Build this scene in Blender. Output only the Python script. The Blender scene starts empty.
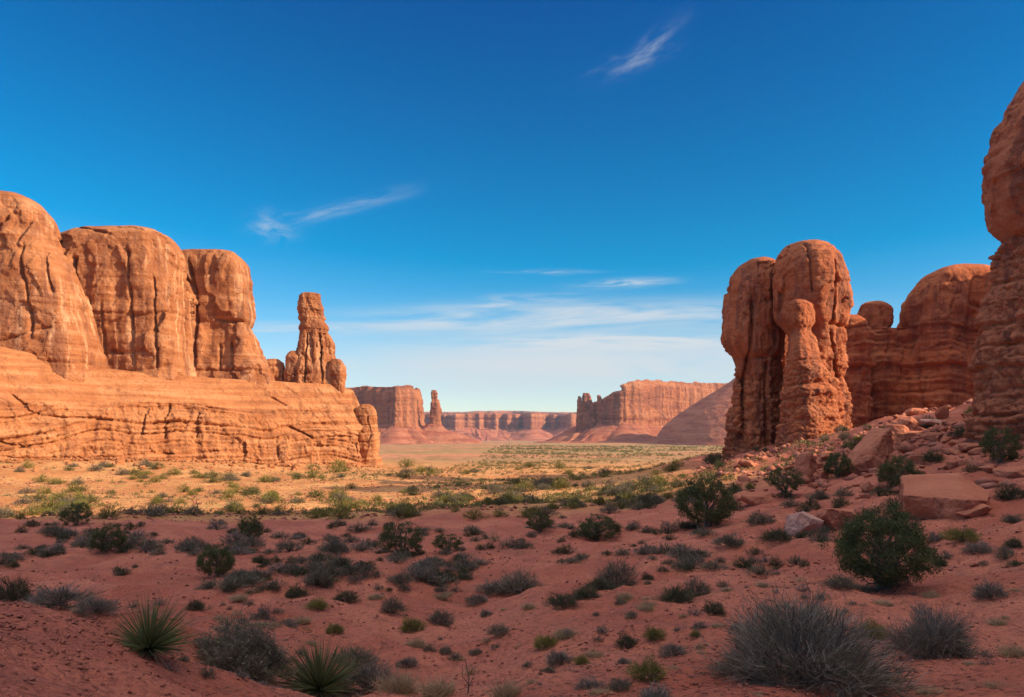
import bpy, bmesh, math, random
import numpy as np
from mathutils import Vector, Matrix

# ------------------------------------------------------------------ camera, world, sun, exposure
SC = bpy.context.scene
COL = SC.collection
R = math.radians
F, CX, HY = 804.0, 512.0, 432.0          # focal length and horizon row of the photograph in pixels

cd = bpy.data.cameras.new('camera')
cam = bpy.data.objects.new('camera', cd); COL.objects.link(cam)
cam.location = (0, 0, 0); cam.rotation_euler = (R(90), 0, 0)
cd.sensor_width = 36.0; cd.lens = F * 36.0 / 1024.0
cd.shift_y = (HY - 348.5) / 1024.0
cd.clip_start = 0.1; cd.clip_end = 60000
SC.camera = cam

SUN_BACK, SUN_EL = 16.0, 26.0             # degrees behind straight right, elevation
SUN = Vector((math.cos(R(SUN_BACK)) * math.cos(R(SUN_EL)), -math.sin(R(SUN_BACK)) * math.cos(R(SUN_EL)), math.sin(R(SUN_EL))))
sl = bpy.data.lights.new('sun', 'SUN'); sl.energy = 4.4; sl.angle = R(0.5); sl.color = (1.0, 0.80, 0.55)
so = bpy.data.objects.new('sun', sl); COL.objects.link(so)
so.rotation_euler = SUN.to_track_quat('Z', 'Y').to_euler(); so.location = (60, 0, 120)

SC.view_settings.view_transform = 'Standard'; SC.view_settings.look = 'None'
SC.view_settings.exposure = 0.87; SC.view_settings.gamma = 1.0; SC.view_settings.use_curve_mapping = False
SC.render.engine = 'CYCLES'
cy = SC.cycles
cy.use_denoising = True; cy.max_bounces = 5; cy.diffuse_bounces = 2; cy.volume_bounces = 0
cy.transparent_max_bounces = 8
cy.sample_clamp_indirect = 4.0


class NT:
    """small helper round a node tree"""
    def __init__(s, tree): s.t = tree; s.t.nodes.clear()
    def n(s, typ, ins=None, **props):
        nd = s.t.nodes.new(typ)
        for k, v in props.items(): setattr(nd, k, v)
        for k, v in (ins or {}).items(): s.set(nd, k, v)
        return nd
    def set(s, nd, k, v):
        sock = nd.inputs[k]
        if isinstance(v, bpy.types.NodeSocket): s.t.links.new(v, sock)
        elif isinstance(v, bpy.types.Node): s.t.links.new(v.outputs[0], sock)
        else: sock.default_value = v
    def math(s, op, a, b=0.0, c=0.0, clamp=False):
        return s.n('ShaderNodeMath', {0: a, 1: b, 2: c}, operation=op, use_clamp=clamp).outputs[0]
    def vmul(s, v, k):
        return s.n('ShaderNodeVectorMath', {0: v, 1: k}, operation='MULTIPLY').outputs[0]
    def noise(s, v, scale=1.0, detail=4.0, rough=0.55, dist=0.0):
        return s.n('ShaderNodeTexNoise', {'Vector': v, 'Scale': scale, 'Detail': detail, 'Roughness': rough, 'Distortion': dist}).outputs[0]
    def ss(s, v, a, b, o0=0.0, o1=1.0):
        return s.n('ShaderNodeMapRange', {0: v, 1: a, 2: b, 3: o0, 4: o1}, interpolation_type='SMOOTHSTEP').outputs[0]
    def mix(s, f, a, b, blend='MIX'):
        nd = s.n('ShaderNodeMix', data_type='RGBA', blend_type=blend)
        s.set(nd, 0, f); s.set(nd, 6, a if not isinstance(a, tuple) else (*a, 1)); s.set(nd, 7, b if not isinstance(b, tuple) else (*b, 1))
        return nd.outputs[2]


def make_world():
    w = bpy.data.worlds.new('World'); SC.world = w; w.use_nodes = True
    t = NT(w.node_tree)
    sky = t.n('ShaderNodeTexSky', sky_type='NISHITA', sun_disc=False, sun_elevation=R(SUN_EL), sun_rotation=R(90 + SUN_BACK),
              altitude=1500.0, air_density=1.0, dust_density=0.35, ozone_density=3.5)
    hsv = t.n('ShaderNodeHueSaturation', {'Hue': 0.5, 'Saturation': 1.25, 'Value': 1.0, 'Color': sky.outputs[0]})
    co = t.n('ShaderNodeTexCoord').outputs['Generated']
    xyz = t.n('ShaderNodeSeparateXYZ', {0: co})
    yy = t.math('MAXIMUM', xyz.outputs[1], 0.02)
    a = t.math('DIVIDE', xyz.outputs[0], yy); e = t.math('DIVIDE', xyz.outputs[2], yy)
    front = t.ss(xyz.outputs[1], 0.02, 0.2)

    def uv(ca, ce, ang, su, sv):            # rotated, stretched coordinates round a direction of the sky
        da = t.math('SUBTRACT', a, ca); de = t.math('SUBTRACT', e, ce)
        c, s_ = math.cos(ang), math.sin(ang)
        u = t.math('ADD', t.math('MULTIPLY', da, c * su), t.math('MULTIPLY', de, s_ * su))
        v = t.math('ADD', t.math('MULTIPLY', da, -s_ * sv), t.math('MULTIPLY', de, c * sv))
        return u, v

    def gauss(u, v):
        return t.math('EXPONENT', t.math('MULTIPLY', t.math('ADD', t.math('MULTIPLY', u, u), t.math('MULTIPLY', v, v)), -1.0))

    def cloud(px, py, hw, hh, deg, nu, nv, lo, hi, amp, seed, det=6.0, dist=0.6):
        ca, ce = (px - CX) / F, (HY - py) / F
        u, v = uv(ca, ce, R(deg), F / hw, F / hh)
        g = gauss(u, v)
        n = t.noise(t.n('ShaderNodeCombineXYZ', {0: t.math('MULTIPLY', u, nu), 1: t.math('MULTIPLY', v, nv), 2: seed}), 1.0, det, 0.58, dist)
        return t.math('MULTIPLY', t.math('MULTIPLY', g, t.ss(n, lo, hi)), amp)

    parts = [
        cloud(570, 317, 215, 13, 1.5, 1.1, 0.65, 0.32, 0.62, 0.95, 3.1),
        cloud(520, 302, 70, 7, 2, 0.9, 0.8, 0.40, 0.68, 0.5, 7.7),
        cloud(630, 283, 42, 4, 3, 1.0, 0.7, 0.32, 0.62, 0.65, 9.2),
        cloud(545, 272, 40, 2.6, 0, 1.0, 0.7, 0.40, 0.70, 0.35, 12.5),
        cloud(570, 368, 330, 30, 1.0, 1.4, 0.7, 0.18, 0.56, 1.0, 21.4),
        cloud(620, 341, 150, 8, 1.0, 1.4, 0.8, 0.33, 0.62, 0.7, 25.4),
        cloud(280, 330, 130, 7, 1.0, 1.3, 0.8, 0.40, 0.70, 0.4, 31.0),
        cloud(900, 350, 140, 14, 1.0, 1.3, 0.8, 0.40, 0.70, 0.45, 35.0),
        cloud(274, 226, 20, 12, -10, 1.0, 1.3, 0.33, 0.72, 0.42, 41.0, 7.0, 0.6),
        cloud(340, 208, 62, 7, 14, 1.1, 0.9, 0.34, 0.74, 0.36, 47.3, 7.0, 0.3),
        cloud(650, 46, 32, 8, 40, 0.9, 0.9, 0.32, 0.76, 0.36, 53.1, 7.0, 0.5),
        cloud(632, 62, 34, 9, 20, 0.9, 1.0, 0.38, 0.76, 0.26, 57.1, 7.0, 1.0),
    ]
    s = parts[0]
    for p in parts[1:]: s = t.math('ADD', s, p)
    s = t.math('MULTIPLY', t.math('MINIMUM', s, 0.92), front)
    # clear deep blue of dry desert air
    deep = t.n('ShaderNodeVectorMath', {0: hsv.outputs[0], 1: (0.837, 0.70, 0.62), 2: (-0.60, -0.36, -0.36)}, operation='MULTIPLY_ADD').outputs[0]
    deep = t.n('ShaderNodeVectorMath', {0: deep, 1: (0.0, 0.0, 0.0)}, operation='MAXIMUM').outputs[0]
    # added fill light: unseen broad sheet of bright cloud overhead, lifting the shade
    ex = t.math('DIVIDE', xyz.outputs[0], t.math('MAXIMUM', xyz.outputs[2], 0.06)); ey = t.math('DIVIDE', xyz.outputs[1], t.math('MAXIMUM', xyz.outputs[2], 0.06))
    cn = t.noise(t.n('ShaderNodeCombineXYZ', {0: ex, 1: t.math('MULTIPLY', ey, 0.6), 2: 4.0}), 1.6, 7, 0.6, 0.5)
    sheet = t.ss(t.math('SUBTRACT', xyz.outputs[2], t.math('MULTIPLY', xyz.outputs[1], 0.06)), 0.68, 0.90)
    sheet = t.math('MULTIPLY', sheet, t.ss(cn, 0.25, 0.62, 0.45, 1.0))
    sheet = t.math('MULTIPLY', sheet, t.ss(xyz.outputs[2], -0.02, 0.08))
    colr = t.mix(s, deep, (2.6, 2.75, 2.88))
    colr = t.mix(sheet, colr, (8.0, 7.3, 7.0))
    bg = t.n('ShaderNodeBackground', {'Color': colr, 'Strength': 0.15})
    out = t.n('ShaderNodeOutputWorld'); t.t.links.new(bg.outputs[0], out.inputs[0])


make_world()

# ------------------------------------------------------------------ noise and small maths
def ss(a, b, x):
    t = np.clip((np.asarray(x, float) - a) / (b - a), 0, 1); return t * t * (3 - 2 * t)


def _hash(ix, iy, iz, seed):
    h = (ix.astype(np.uint32) * np.uint32(374761393) + iy.astype(np.uint32) * np.uint32(668265263)
         + iz.astype(np.uint32) * np.uint32(2147483647) + np.uint32((seed * 974634757 + 1013904223) & 0xffffffff))
    h = (h ^ (h >> np.uint32(13))) * np.uint32(1274126177)
    h = (h ^ (h >> np.uint32(16))) * np.uint32(2246822519)
    h = h ^ (h >> np.uint32(13))
    return h.astype(np.float64) / 4294967295.0


def vnoise(P, seed=0):
    Pi = np.floor(P).astype(np.int64); f = P - Pi
    u = f * f * f * (f * (f * 6 - 15) + 10)
    x, y, z = Pi[:, 0], Pi[:, 1], Pi[:, 2]
    r = 0
    for dx in (0, 1):
        wx = u[:, 0] if dx else 1 - u[:, 0]
        for dy in (0, 1):
            wy = u[:, 1] if dy else 1 - u[:, 1]
            for dz in (0, 1):
                wz = u[:, 2] if dz else 1 - u[:, 2]
                r = r + wx * wy * wz * _hash(x + dx, y + dy, z + dz, seed)
    return r * 2 - 1


def fbm(P, octv=4, seed=0, gain=0.5):
    r, a = 0, 1.0
    for k in range(octv):
        r = r + a * vnoise(P * 2.03 ** k + 17.3 * k, seed + k); a *= gain
    return r


def ridged(P, octv=3, seed=0):
    r, a = 0, 1.0
    for k in range(octv):
        r = r + a * (1 - np.abs(vnoise(P * 2.07 ** k + 9.1 * k, seed + k))); a *= 0.5
    return r / 1.75


def cells(P, seed=0):
    """distance between the nearest two cell points (0 on the cracks) and a random value per cell"""
    Pi = np.floor(P).astype(np.int64); f = P - Pi
    d1 = np.full(len(P), 9.0); d2 = np.full(len(P), 9.0); idv = np.zeros(len(P))
    for dx in (-1, 0, 1):
        for dy in (-1, 0, 1):
            for dz in (-1, 0, 1):
                cx, cy_, cz = Pi[:, 0] + dx, Pi[:, 1] + dy, Pi[:, 2] + dz
                q = np.stack([dx + _hash(cx, cy_, cz, seed), dy + _hash(cx, cy_, cz, seed + 1), dz + _hash(cx, cy_, cz, seed + 2)], 1)
                d = np.sqrt(((q - f) ** 2).sum(1))
                near = d < d1
                d2 = np.where(near, d1, np.minimum(d2, d)); idv = np.where(near, _hash(cx, cy_, cz, seed + 3), idv); d1 = np.where(near, d, d1)
    return d2 - d1, idv


# ------------------------------------------------------------------ terrain height
_ys = np.array([-400, -60, 0, 5, 10, 20, 40, 70, 100, 150, 200, 300, 600, 1000, 2000, 3000, 5000, 9000, 14000.])
_zs = np.array([-1.0, -1.5, -1.7, -2.05, -2.95, -4.4, -5.9, -7.6, -8.8, -10., -10.6, -12., -15.5, -19., -30., -40., -52., -70, -90.])
_ut = np.linspace(-400, 14000, 2)
_lu = np.linspace(0, 1, 1200)
def _wy(y): return np.sign(y) * np.log1p(np.abs(y) / 4.0)
_grid = np.linspace(_wy(-400.), _wy(14000.), 1200)
_tab = np.interp(_grid, _wy(_ys), _zs)
_k = np.exp(-np.linspace(-2.5, 2.5, 81) ** 2); _k /= _k.sum()
_tab = np.convolve(np.pad(_tab, 40, 'edge'), _k, 'valid')


def gz(x, y):
    x = np.asarray(x, float); y = np.asarray(y, float)
    z = np.interp(_wy(y), _grid, _tab)
    h = 0.2 * 6 * np.logaddexp(0, (x - 8) / 6)
    h = 20 * np.tanh(h / 20) * (1 - ss(135, 215, y)) * ss(-80, 10, y)
    z = z + h
    z = z + 3.6 * np.exp(-(((x - 54) / 20) ** 2 + ((y - 84) / 26) ** 2))
    z = z + 0.95 * (1 - ss(-4.2, -1.5, x + 0.18 * (y - 6))) * (1 - ss(8.5, 13.5, y)) * ss(-8, 2, y)   # bank by the yucca
    z = z - 0.55 * np.exp(-((x + 1.2 + 0.06 * (y - 14)) / 1.8) ** 2) * ss(7, 12, y) * (1 - ss(20, 38, y))           # wash
    z = z + 3.4 * ss(-25, -110, x) * ss(110, 180, y) * (1 - ss(260, 420, y))                               # apron under the cliff
    r = np.hypot(x, y)
    sh = x.shape
    P = np.stack([x.ravel(), y.ravel(), np.zeros(x.size)], 1)
    far = ss(300, 1500, r).ravel()
    n = 0.55 * fbm(P / 26, 2, 5) + 0.30 * fbm(P / 5.5, 4, 9) * (1 - far) + 0.075 * fbm(P / 0.85, 3, 15) * (1 - ss(40, 120, r).ravel()) + 0.05 * (ridged(P / np.array([1.9, 1.1, 1]) + 0.4 * fbm(P / 1.5, 2, 18)[:, None], 2, 19) - .6) * (1 - ss(30, 70, r).ravel())
    n = n + far * 3.0 * fbm(P / 300, 3, 22)
    hill = ss(12, 40, x).ravel() * (1 - ss(150, 220, y)).ravel()
    n = n + hill * 0.55 * fbm(P / 4.0, 3, 31)
    nearm = (ss(4, 12, r) * (1 - ss(60, 110, r))).ravel()
    q = np.stack([P[:, 0] / 11 + P[:, 1] / 30, P[:, 1] / 3.4 - P[:, 0] / 12, P[:, 2]], 1)
    n = n + nearm * 0.50 * (ridged(q + .35 * fbm(P / 5, 2, 27)[:, None], 3, 28) - .62)
    return z + n.reshape(sh) * ss(2.0, 7.0, r)


def g1(x, y): return float(gz(np.array([x]), np.array([y]))[0])


_tt = np.exp(np.linspace(math.log(3.0), math.log(9000.0), 1600))
def at(px, py):
    """where the line of sight through a pixel of the photograph meets the ground"""
    dx, dz = (px - CX) / F, (HY - py) / F
    hit = np.nonzero(dz * _tt < gz(dx * _tt, _tt))[0]
    Y = _tt[hit[0]] if len(hit) else 60.0
    return Vector((dx * Y, Y, g1(dx * Y, Y)))


def PX(px, D): return (px - CX) / F * D
def PZ(py, D): return (HY - py) / F * D

# ------------------------------------------------------------------ object helpers
def props(o, label=None, cat=None, group=None, kind=None):
    if label: o['label'] = label
    if cat: o['category'] = cat
    if group: o['group'] = group
    if kind: o['kind'] = kind
    return o


def empty(name, loc, label, cat, group=None):
    o = bpy.data.objects.new(name, None); COL.objects.link(o); o.location = loc
    o.empty_display_size = 0.3
    return props(o, label, cat, group)


def mesh_np(name, V, Fc, smooth=True):
    me = bpy.data.meshes.new(name)
    V = np.asarray(V, np.float32); Fc = np.asarray(Fc, np.int32)
    k = Fc.shape[1]
    me.vertices.add(len(V)); me.vertices.foreach_set('co', V.ravel())
    me.loops.add(Fc.size); me.loops.foreach_set('vertex_index', Fc.ravel())
    me.polygons.add(len(Fc)); me.polygons.foreach_set('loop_start', np.arange(0, Fc.size, k, dtype=np.int32))
    me.update(calc_edges=True); me.validate()
    if smooth: me.polygons.foreach_set('use_smooth', np.ones(len(me.polygons), bool))
    return me


def link(name, me, mat, parent=None):
    o = bpy.data.objects.new(name, me); COL.objects.link(o)
    me.materials.clear(); me.materials.append(mat)
    if parent:
        o.parent = parent
    return o


def part_world(name, me, mat, parent, label=None):
    """mesh in world coordinates put under an empty that only translates"""
    o = link(name, me, mat, parent)
    me.transform(Matrix.Translation(-parent.location)); me.update()
    if label: o['label'] = label
    return o

# ------------------------------------------------------------------ rock shapes
def crom(T, X, t):
    T = np.asarray(T, float); X = np.asarray(X, float)
    m = np.gradient(X, T, axis=0) if len(T) > 2 else np.gradient(X, T, axis=0)
    i = np.clip(np.searchsorted(T, t, 'right') - 1, 0, len(T) - 2)
    h = (T[i + 1] - T[i])[:, None]; s = ((t - T[i])[:, None]) / h
    h00 = 2 * s ** 3 - 3 * s ** 2 + 1; h10 = s ** 3 - 2 * s ** 2 + s; h01 = -2 * s ** 3 + 3 * s ** 2; h11 = s ** 3 - s ** 2
    return h00 * X[i] + h10 * h * m[i] + h01 * X[i + 1] + h11 * h * m[i + 1]


def loft(secs, segs=56, rings=60, rot=0.0):
    """secs: (z, cx, cy, rx, ry, power) from top to bottom; smooth closed body"""
    A = np.array(secs, float); z = A[:, 0]
    T = np.concatenate([[0], np.cumsum(np.hypot(np.diff(z), np.diff(A[:, 3])) + 1e-6)])
    t = np.linspace(0, T[-1], rings)
    B = crom(T, A, t)
    th = np.linspace(0, 2 * math.pi, segs, endpoint=False)
    V = []
    for zz, cx, cy_, rx, ry, p in B:
        rx = max(rx, 0.02); ry = max(ry, 0.02); p = max(1.6, p)
        c, s = np.cos(th), np.sin(th)
        x = rx * np.sign(c) * np.abs(c) ** (2 / p); y = ry * np.sign(s) * np.abs(s) ** (2 / p)
        V.append(np.stack([cx + x * math.cos(rot) - y * math.sin(rot), cy_ + x * math.sin(rot) + y * math.cos(rot), np.full(segs, zz)], 1))
    V = np.concatenate(V)
    q = []
    i = np.arange(segs); j = (i + 1) % segs
    for k in range(rings - 1):
        q.append(np.stack([k * segs + i, k * segs + j, (k + 1) * segs + j, (k + 1) * segs + i], 1)[:, ::-1])
    q = np.concatenate(q)
    n = len(V)
    V = np.concatenate([V, V[:segs].mean(0)[None], V[-segs:].mean(0)[None]])
    top = np.stack([np.full(segs, n), j, i, i], 1)[:, ::-1]; last = (rings - 1) * segs
    bot = np.stack([np.full(segs, n + 1), last + i, last + j, last + j], 1)[:, ::-1]
    return V, np.concatenate([q, top, bot])


def loft_px(D, rows, dr=0.8, p=2.6, maxd=1e9, dy=0.0, rot=0.0, dlean=None):
    """rows (y, left, right) of the outline in photo pixels at distance D"""
    secs = []
    for k, (y, l, r) in enumerate(rows):
        rx = (r - l) / 2 / F * D / (1 + 0.22 * abs(math.sin(2 * rot)))
        off = dlean[k] if dlean else 0.0
        secs.append((PZ(y, D), PX((l + r) / 2, D), D + dy + off, rx, min(rx * dr, maxd), p))
    return loft(secs, rot=rot)


def to_mesh(shapes):
    bm = bmesh.new()
    for V, Q in shapes:
        vs = [bm.verts.new(v) for v in V]
        for f in Q:
            idx = list(dict.fromkeys(int(i) for i in f))
            if len(idx) < 3: continue
            try: bm.faces.new([vs[i] for i in idx])
            except ValueError: pass
    bmesh.ops.recalc_face_normals(bm, faces=bm.faces)
    me = bpy.data.meshes.new('tmp'); bm.to_mesh(me); bm.free()
    return me


def remesh(me, voxel, smooth=2):
    o = bpy.data.objects.new('tmp', me); COL.objects.link(o)
    m = o.modifiers.new('r', 'REMESH'); m.mode = 'VOXEL'; m.voxel_size = voxel; m.use_smooth_shade = True
    if smooth:
        s = o.modifiers.new('s', 'SMOOTH'); s.factor = 0.5; s.iterations = smooth
    dg = bpy.context.evaluated_depsgraph_get(); dg.update()
    out = bpy.data.meshes.new_from_object(o.evaluated_get(dg))
    bpy.data.objects.remove(o); bpy.data.meshes.remove(me)
    return out


def cut(me, D, lines):
    """deep joints: (x0, y0, x1, y1, half width, depth) in photo pixels at distance D, metres deep"""
    P, N = get_co(me)
    px = P[:, 0] / D * F + CX; py = HY - P[:, 2] / D * F
    wob = 1.6 * vnoise(P / 6.0, 500) + 0.5 * vnoise(P / 1.6, 501)
    wid = 0.55 + 0.5 * (vnoise(P / 3.0, 502) + .6)
    d = np.zeros(len(P))
    for x0, y0, x1, y1, w, dep in lines:
        vx, vy = x1 - x0, y1 - y0; L2 = vx * vx + vy * vy
        t = np.clip(((px + wob - x0) * vx + (py - y0) * vy) / L2, 0, 1)
        dist = np.hypot(px + wob * abs(vy) / math.sqrt(L2) - x0 - t * vx, py + wob * abs(vx) / math.sqrt(L2) - y0 - t * vy)
        d = np.maximum(d, dep * np.exp(-(dist / (w * np.clip(wid, .3, 1.2))) ** 2) * np.clip(np.minimum(t, 1 - t) * 12, .15, 1))
    P[:, 1] += d * (N[:, 1] < .3)
    set_co(me, P)


def get_co(me):
    a = np.empty(len(me.vertices) * 3, np.float32); me.vertices.foreach_get('co', a)
    n = np.empty(len(me.vertices) * 3, np.float32); me.vertices.foreach_get('normal', n)
    return a.reshape(-1, 3).astype(float), n.reshape(-1, 3).astype(float)


def set_co(me, P):
    me.vertices.foreach_set('co', P.astype(np.float32).ravel()); me.update()
    me.polygons.foreach_set('use_smooth', np.ones(len(me.polygons), bool))


def weather(me, L=8.0, lump=0.6, strata=(3.0, 0.35), notch=0.3, crack=(7.0, 0.5), rough=0.15, dip=(0.0, 0.0), warp=1.2, seed=0,
            zlo=-1e9, zhi=1e9, flute=0.0, block=0.0, joint=(8.0, 0.0), gw=0.055, spall=(5.0, 0.0), slab=False):
    """weather a rock: rounded lumps, harder and softer beds, joints and pitting.  zlo..zhi limits the bedded part."""
    P, N = get_co(me)
    side = np.clip(1.15 - np.abs(N[:, 2]) * 1.2, 0, 1)
    H = N * np.array([1, 1, 0.25])
    d = lump * fbm(P / L, 3, seed)
    bed = ss(zlo - 1, zlo + 1, P[:, 2]) * (1 - ss(zhi - 1.5, zhi + 1.5, P[:, 2]))
    w = warp * fbm(P * np.array([1, 1, 0.5]) / (L * 2.2), 2, seed + 40) + 0.15 * fbm(P / (L * 0.3), 2, seed + 41)
    per, amp = strata
    t = (P[:, 2] + dip[0] * P[:, 0] + dip[1] * P[:, 1] + w) / per
    for scale, am in ((1.0, amp), (2.7, amp * 0.45)):
        tt = t * scale
        k = np.floor(tt); f = tt - k
        kk = k.astype(np.int64); zz = np.zeros_like(kk)
        h0 = _hash(kk, zz, zz, seed + 60); h1 = _hash(kk + 1, zz, zz, seed + 60)
        s = ss(0.80, 1.0, f)
        lay = (h0 * (1 - s) + h1 * s) * 2 - 1
        groove = np.exp(-((f - 0.90) / gw) ** 2) * (0.4 + 0.6 * (h1 > 0.4))
        patch = 0.5 + 0.5 * ss(-0.25, 0.35, fbm(P / (L * 1.1), 2, seed + 70))
        d = d + bed * side * patch * (am * lay - (notch * am / amp if amp else 0) * groove)
    if spall[1]:
        for kk, (sc, am) in enumerate(((1.0, 1.0), (0.42, 0.5))):
            c, idv = cells(P / (np.array([1, 1, 1.9]) * spall[0] * sc) + 0.30 * fbm(P / (spall[0] * sc), 3, seed + 180 + kk)[:, None], seed + 190 + 7 * kk)
            m_ = ss(-.25, .15, fbm(P / (spall[0] * 2.2) + 7 * kk, 2, seed + 185 + kk))
            d = d + spall[1] * am * (idv - 0.5) * (0.25 + 0.75 * m_) * np.clip(side + .25, 0, 1) * ((0.18 + 0.82 * bed) if slab else 1.0)
    if joint[1]:
        q = P / (np.array([1, 1, 9.0]) * joint[0]) + 0.12 * fbm(P / (joint[0] * .7), 2, seed + 150)[:, None]
        for kk in range(2):
            v = vnoise(q * (1 + .7 * kk) + 5.5 * kk, seed + 140 + kk)
            d = d - joint[1] * (1 - .4 * kk) * np.exp(-(v / 0.035) ** 2) * side * ss(-.1, .3, vnoise(P / (joint[0] * 1.3) + 3, seed + 145 + kk))
            d = d + joint[1] * 0.5 * side * np.tanh(v * 9)
    if crack[1]:
        c, idv = cells(P / (np.array([1, 1, 3.2]) * crack[0]) + 0.25 * fbm(P / crack[0], 2, seed + 80)[:, None], seed + 90)
        d = d - crack[1] * np.exp(-(c / 0.05) ** 2) * side * (0.3 + 0.7 * ss(-0.2, 0.4, fbm(P / (L * 1.6), 2, seed + 95)))
        d = d + crack[1] * 0.55 * (idv - 0.5) * side * ss(0.0, 0.12, c)
    if block:
        c, idv = cells(P / (np.array([1, 1, 0.75]) * block) + 0.2 * fbm(P / block, 2, seed + 130)[:, None], seed + 120)
        d = d + bed * (0.30 * block * (idv - 0.5) - 0.22 * block * np.exp(-(c / 0.09) ** 2))
    if flute:
        d = d - flute * (1 - ridged(P * np.array([1, 1, 0.10]) / (L * 0.8), 2, seed + 110)) * side
    d = d + rough * fbm(P / (L * 0.16), 3, seed + 100) + 0.55 * rough * fbm(P / (L * 0.05), 2, seed + 104)
    P2 = P + H * d[:, None]
    set_co(me, P2)
    return me

# ------------------------------------------------------------------ materials
def new_mat(name):
    m = bpy.data.materials.new(name); m.use_nodes = True
    return m, NT(m.node_tree)


def finish(t, col, rough, bump=None, bstr=0.5, bdist=0.3, spec=0.25, sub=None):
    b = t.n('ShaderNodeBsdfPrincipled', {'Base Color': col, 'Roughness': rough, 'Specular IOR Level': spec})
    if bump is not None:
        bn = t.n('ShaderNodeBump', {'Height': bump, 'Strength': bstr, 'Distance': bdist})
        t.t.links.new(bn.outputs[0], b.inputs['Normal'])
    if sub is not None: pass
    o = t.n('ShaderNodeOutputMaterial'); t.t.links.new(b.outputs[0], o.inputs[0])
    return b


def rock_mat(name, c1, c2, pale, dark, S=8.0, streak=0.5, varnish=0.4, band=0.35, bump=0.35, local=False, bandp=2.0):
    m, t = new_mat(name)
    pos = t.n('ShaderNodeTexCoord').outputs['Object'] if local else t.n('ShaderNodeNewGeometry').outputs['Position']
    nz = t.n('ShaderNodeSeparateXYZ', {0: t.n('ShaderNodeNewGeometry').outputs['Normal']}).outputs[2]
    steep = t.ss(t.math('ABSOLUTE', nz), 0.75, 0.35)
    n1 = t.noise(pos, 1.0 / S, 7, 0.62, 0.4)
    col = t.mix(t.ss(n1, 0.34, 0.66), c1, c2)
    # bedding colour
    bn = t.noise(t.vmul(pos, (0.03 / S * 8, 0.03 / S * 8, 1.0 / bandp)), 1.0, 4, 0.6, 0.3)
    col = t.mix(t.math('MULTIPLY', t.ss(bn, 0.42, 0.70), band), col, pale)
    col = t.mix(t.math('MULTIPLY', t.ss(bn, 0.50, 0.28), band), col, dark)
    # runs of pale and dark desert varnish down the faces
    vs = t.noise(t.vmul(pos, (4.6 / S, 4.6 / S, 0.20 / S)), 1.0, 5, 0.6, 0.15)
    gate = t.ss(t.noise(pos, 0.45 / S, 2, 0.5), 0.36, 0.56)
    col = t.mix(t.math('MULTIPLY', t.math('MULTIPLY', t.ss(vs, 0.50, 0.64), steep), t.math('MULTIPLY', gate, streak)), col, pale)
    vd = t.noise(t.vmul(t.n('ShaderNodeVectorMath', {0: pos, 1: (31.0, 7.0, 3.0)}, operation='ADD').outputs[0], (3.0 / S, 3.0 / S, 0.24 / S)), 1.0, 6, 0.62, 0.2)
    col = t.mix(t.math('MULTIPLY', t.math('MULTIPLY', t.ss(vd, 0.47, 0.62), steep), varnish), col, dark)
    fine = t.noise(pos, 9.0 / S, 6, 0.7)
    col = t.mix(t.ss(fine, 0.25, 0.75, 0.0, 0.38), col, t.mix(0.5, dark, c1))
    # bump
    b1 = t.noise(pos, 5.0 / S, 8, 0.68, 0.3)
    b2 = t.noise(t.vmul(pos, (0.6 / S, 0.6 / S, 14.0 / S)), 1.0, 5, 0.6, 0.4)
    vor = t.n('ShaderNodeTexVoronoi', {'Vector': t.n('ShaderNodeVectorMath', {0: pos, 1: t.vmul(t.n('ShaderNodeTexNoise', {'Vector': pos, 'Scale': 3.0 / S}).outputs[1], (S * .4,) * 3)}, operation='ADD').outputs[0], 'Scale': 3.2 / S}, feature='DISTANCE_TO_EDGE').outputs[0]
    crk = t.ss(vor, 0.0, 0.06)
    hgt = t.math('ADD', t.math('ADD', b1, t.math('MULTIPLY', b2, 0.35)), t.math('MULTIPLY', crk, 0.10))
    finish(t, col, 0.92, hgt, bump, S * 0.16, 0.12)
    return m


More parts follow.
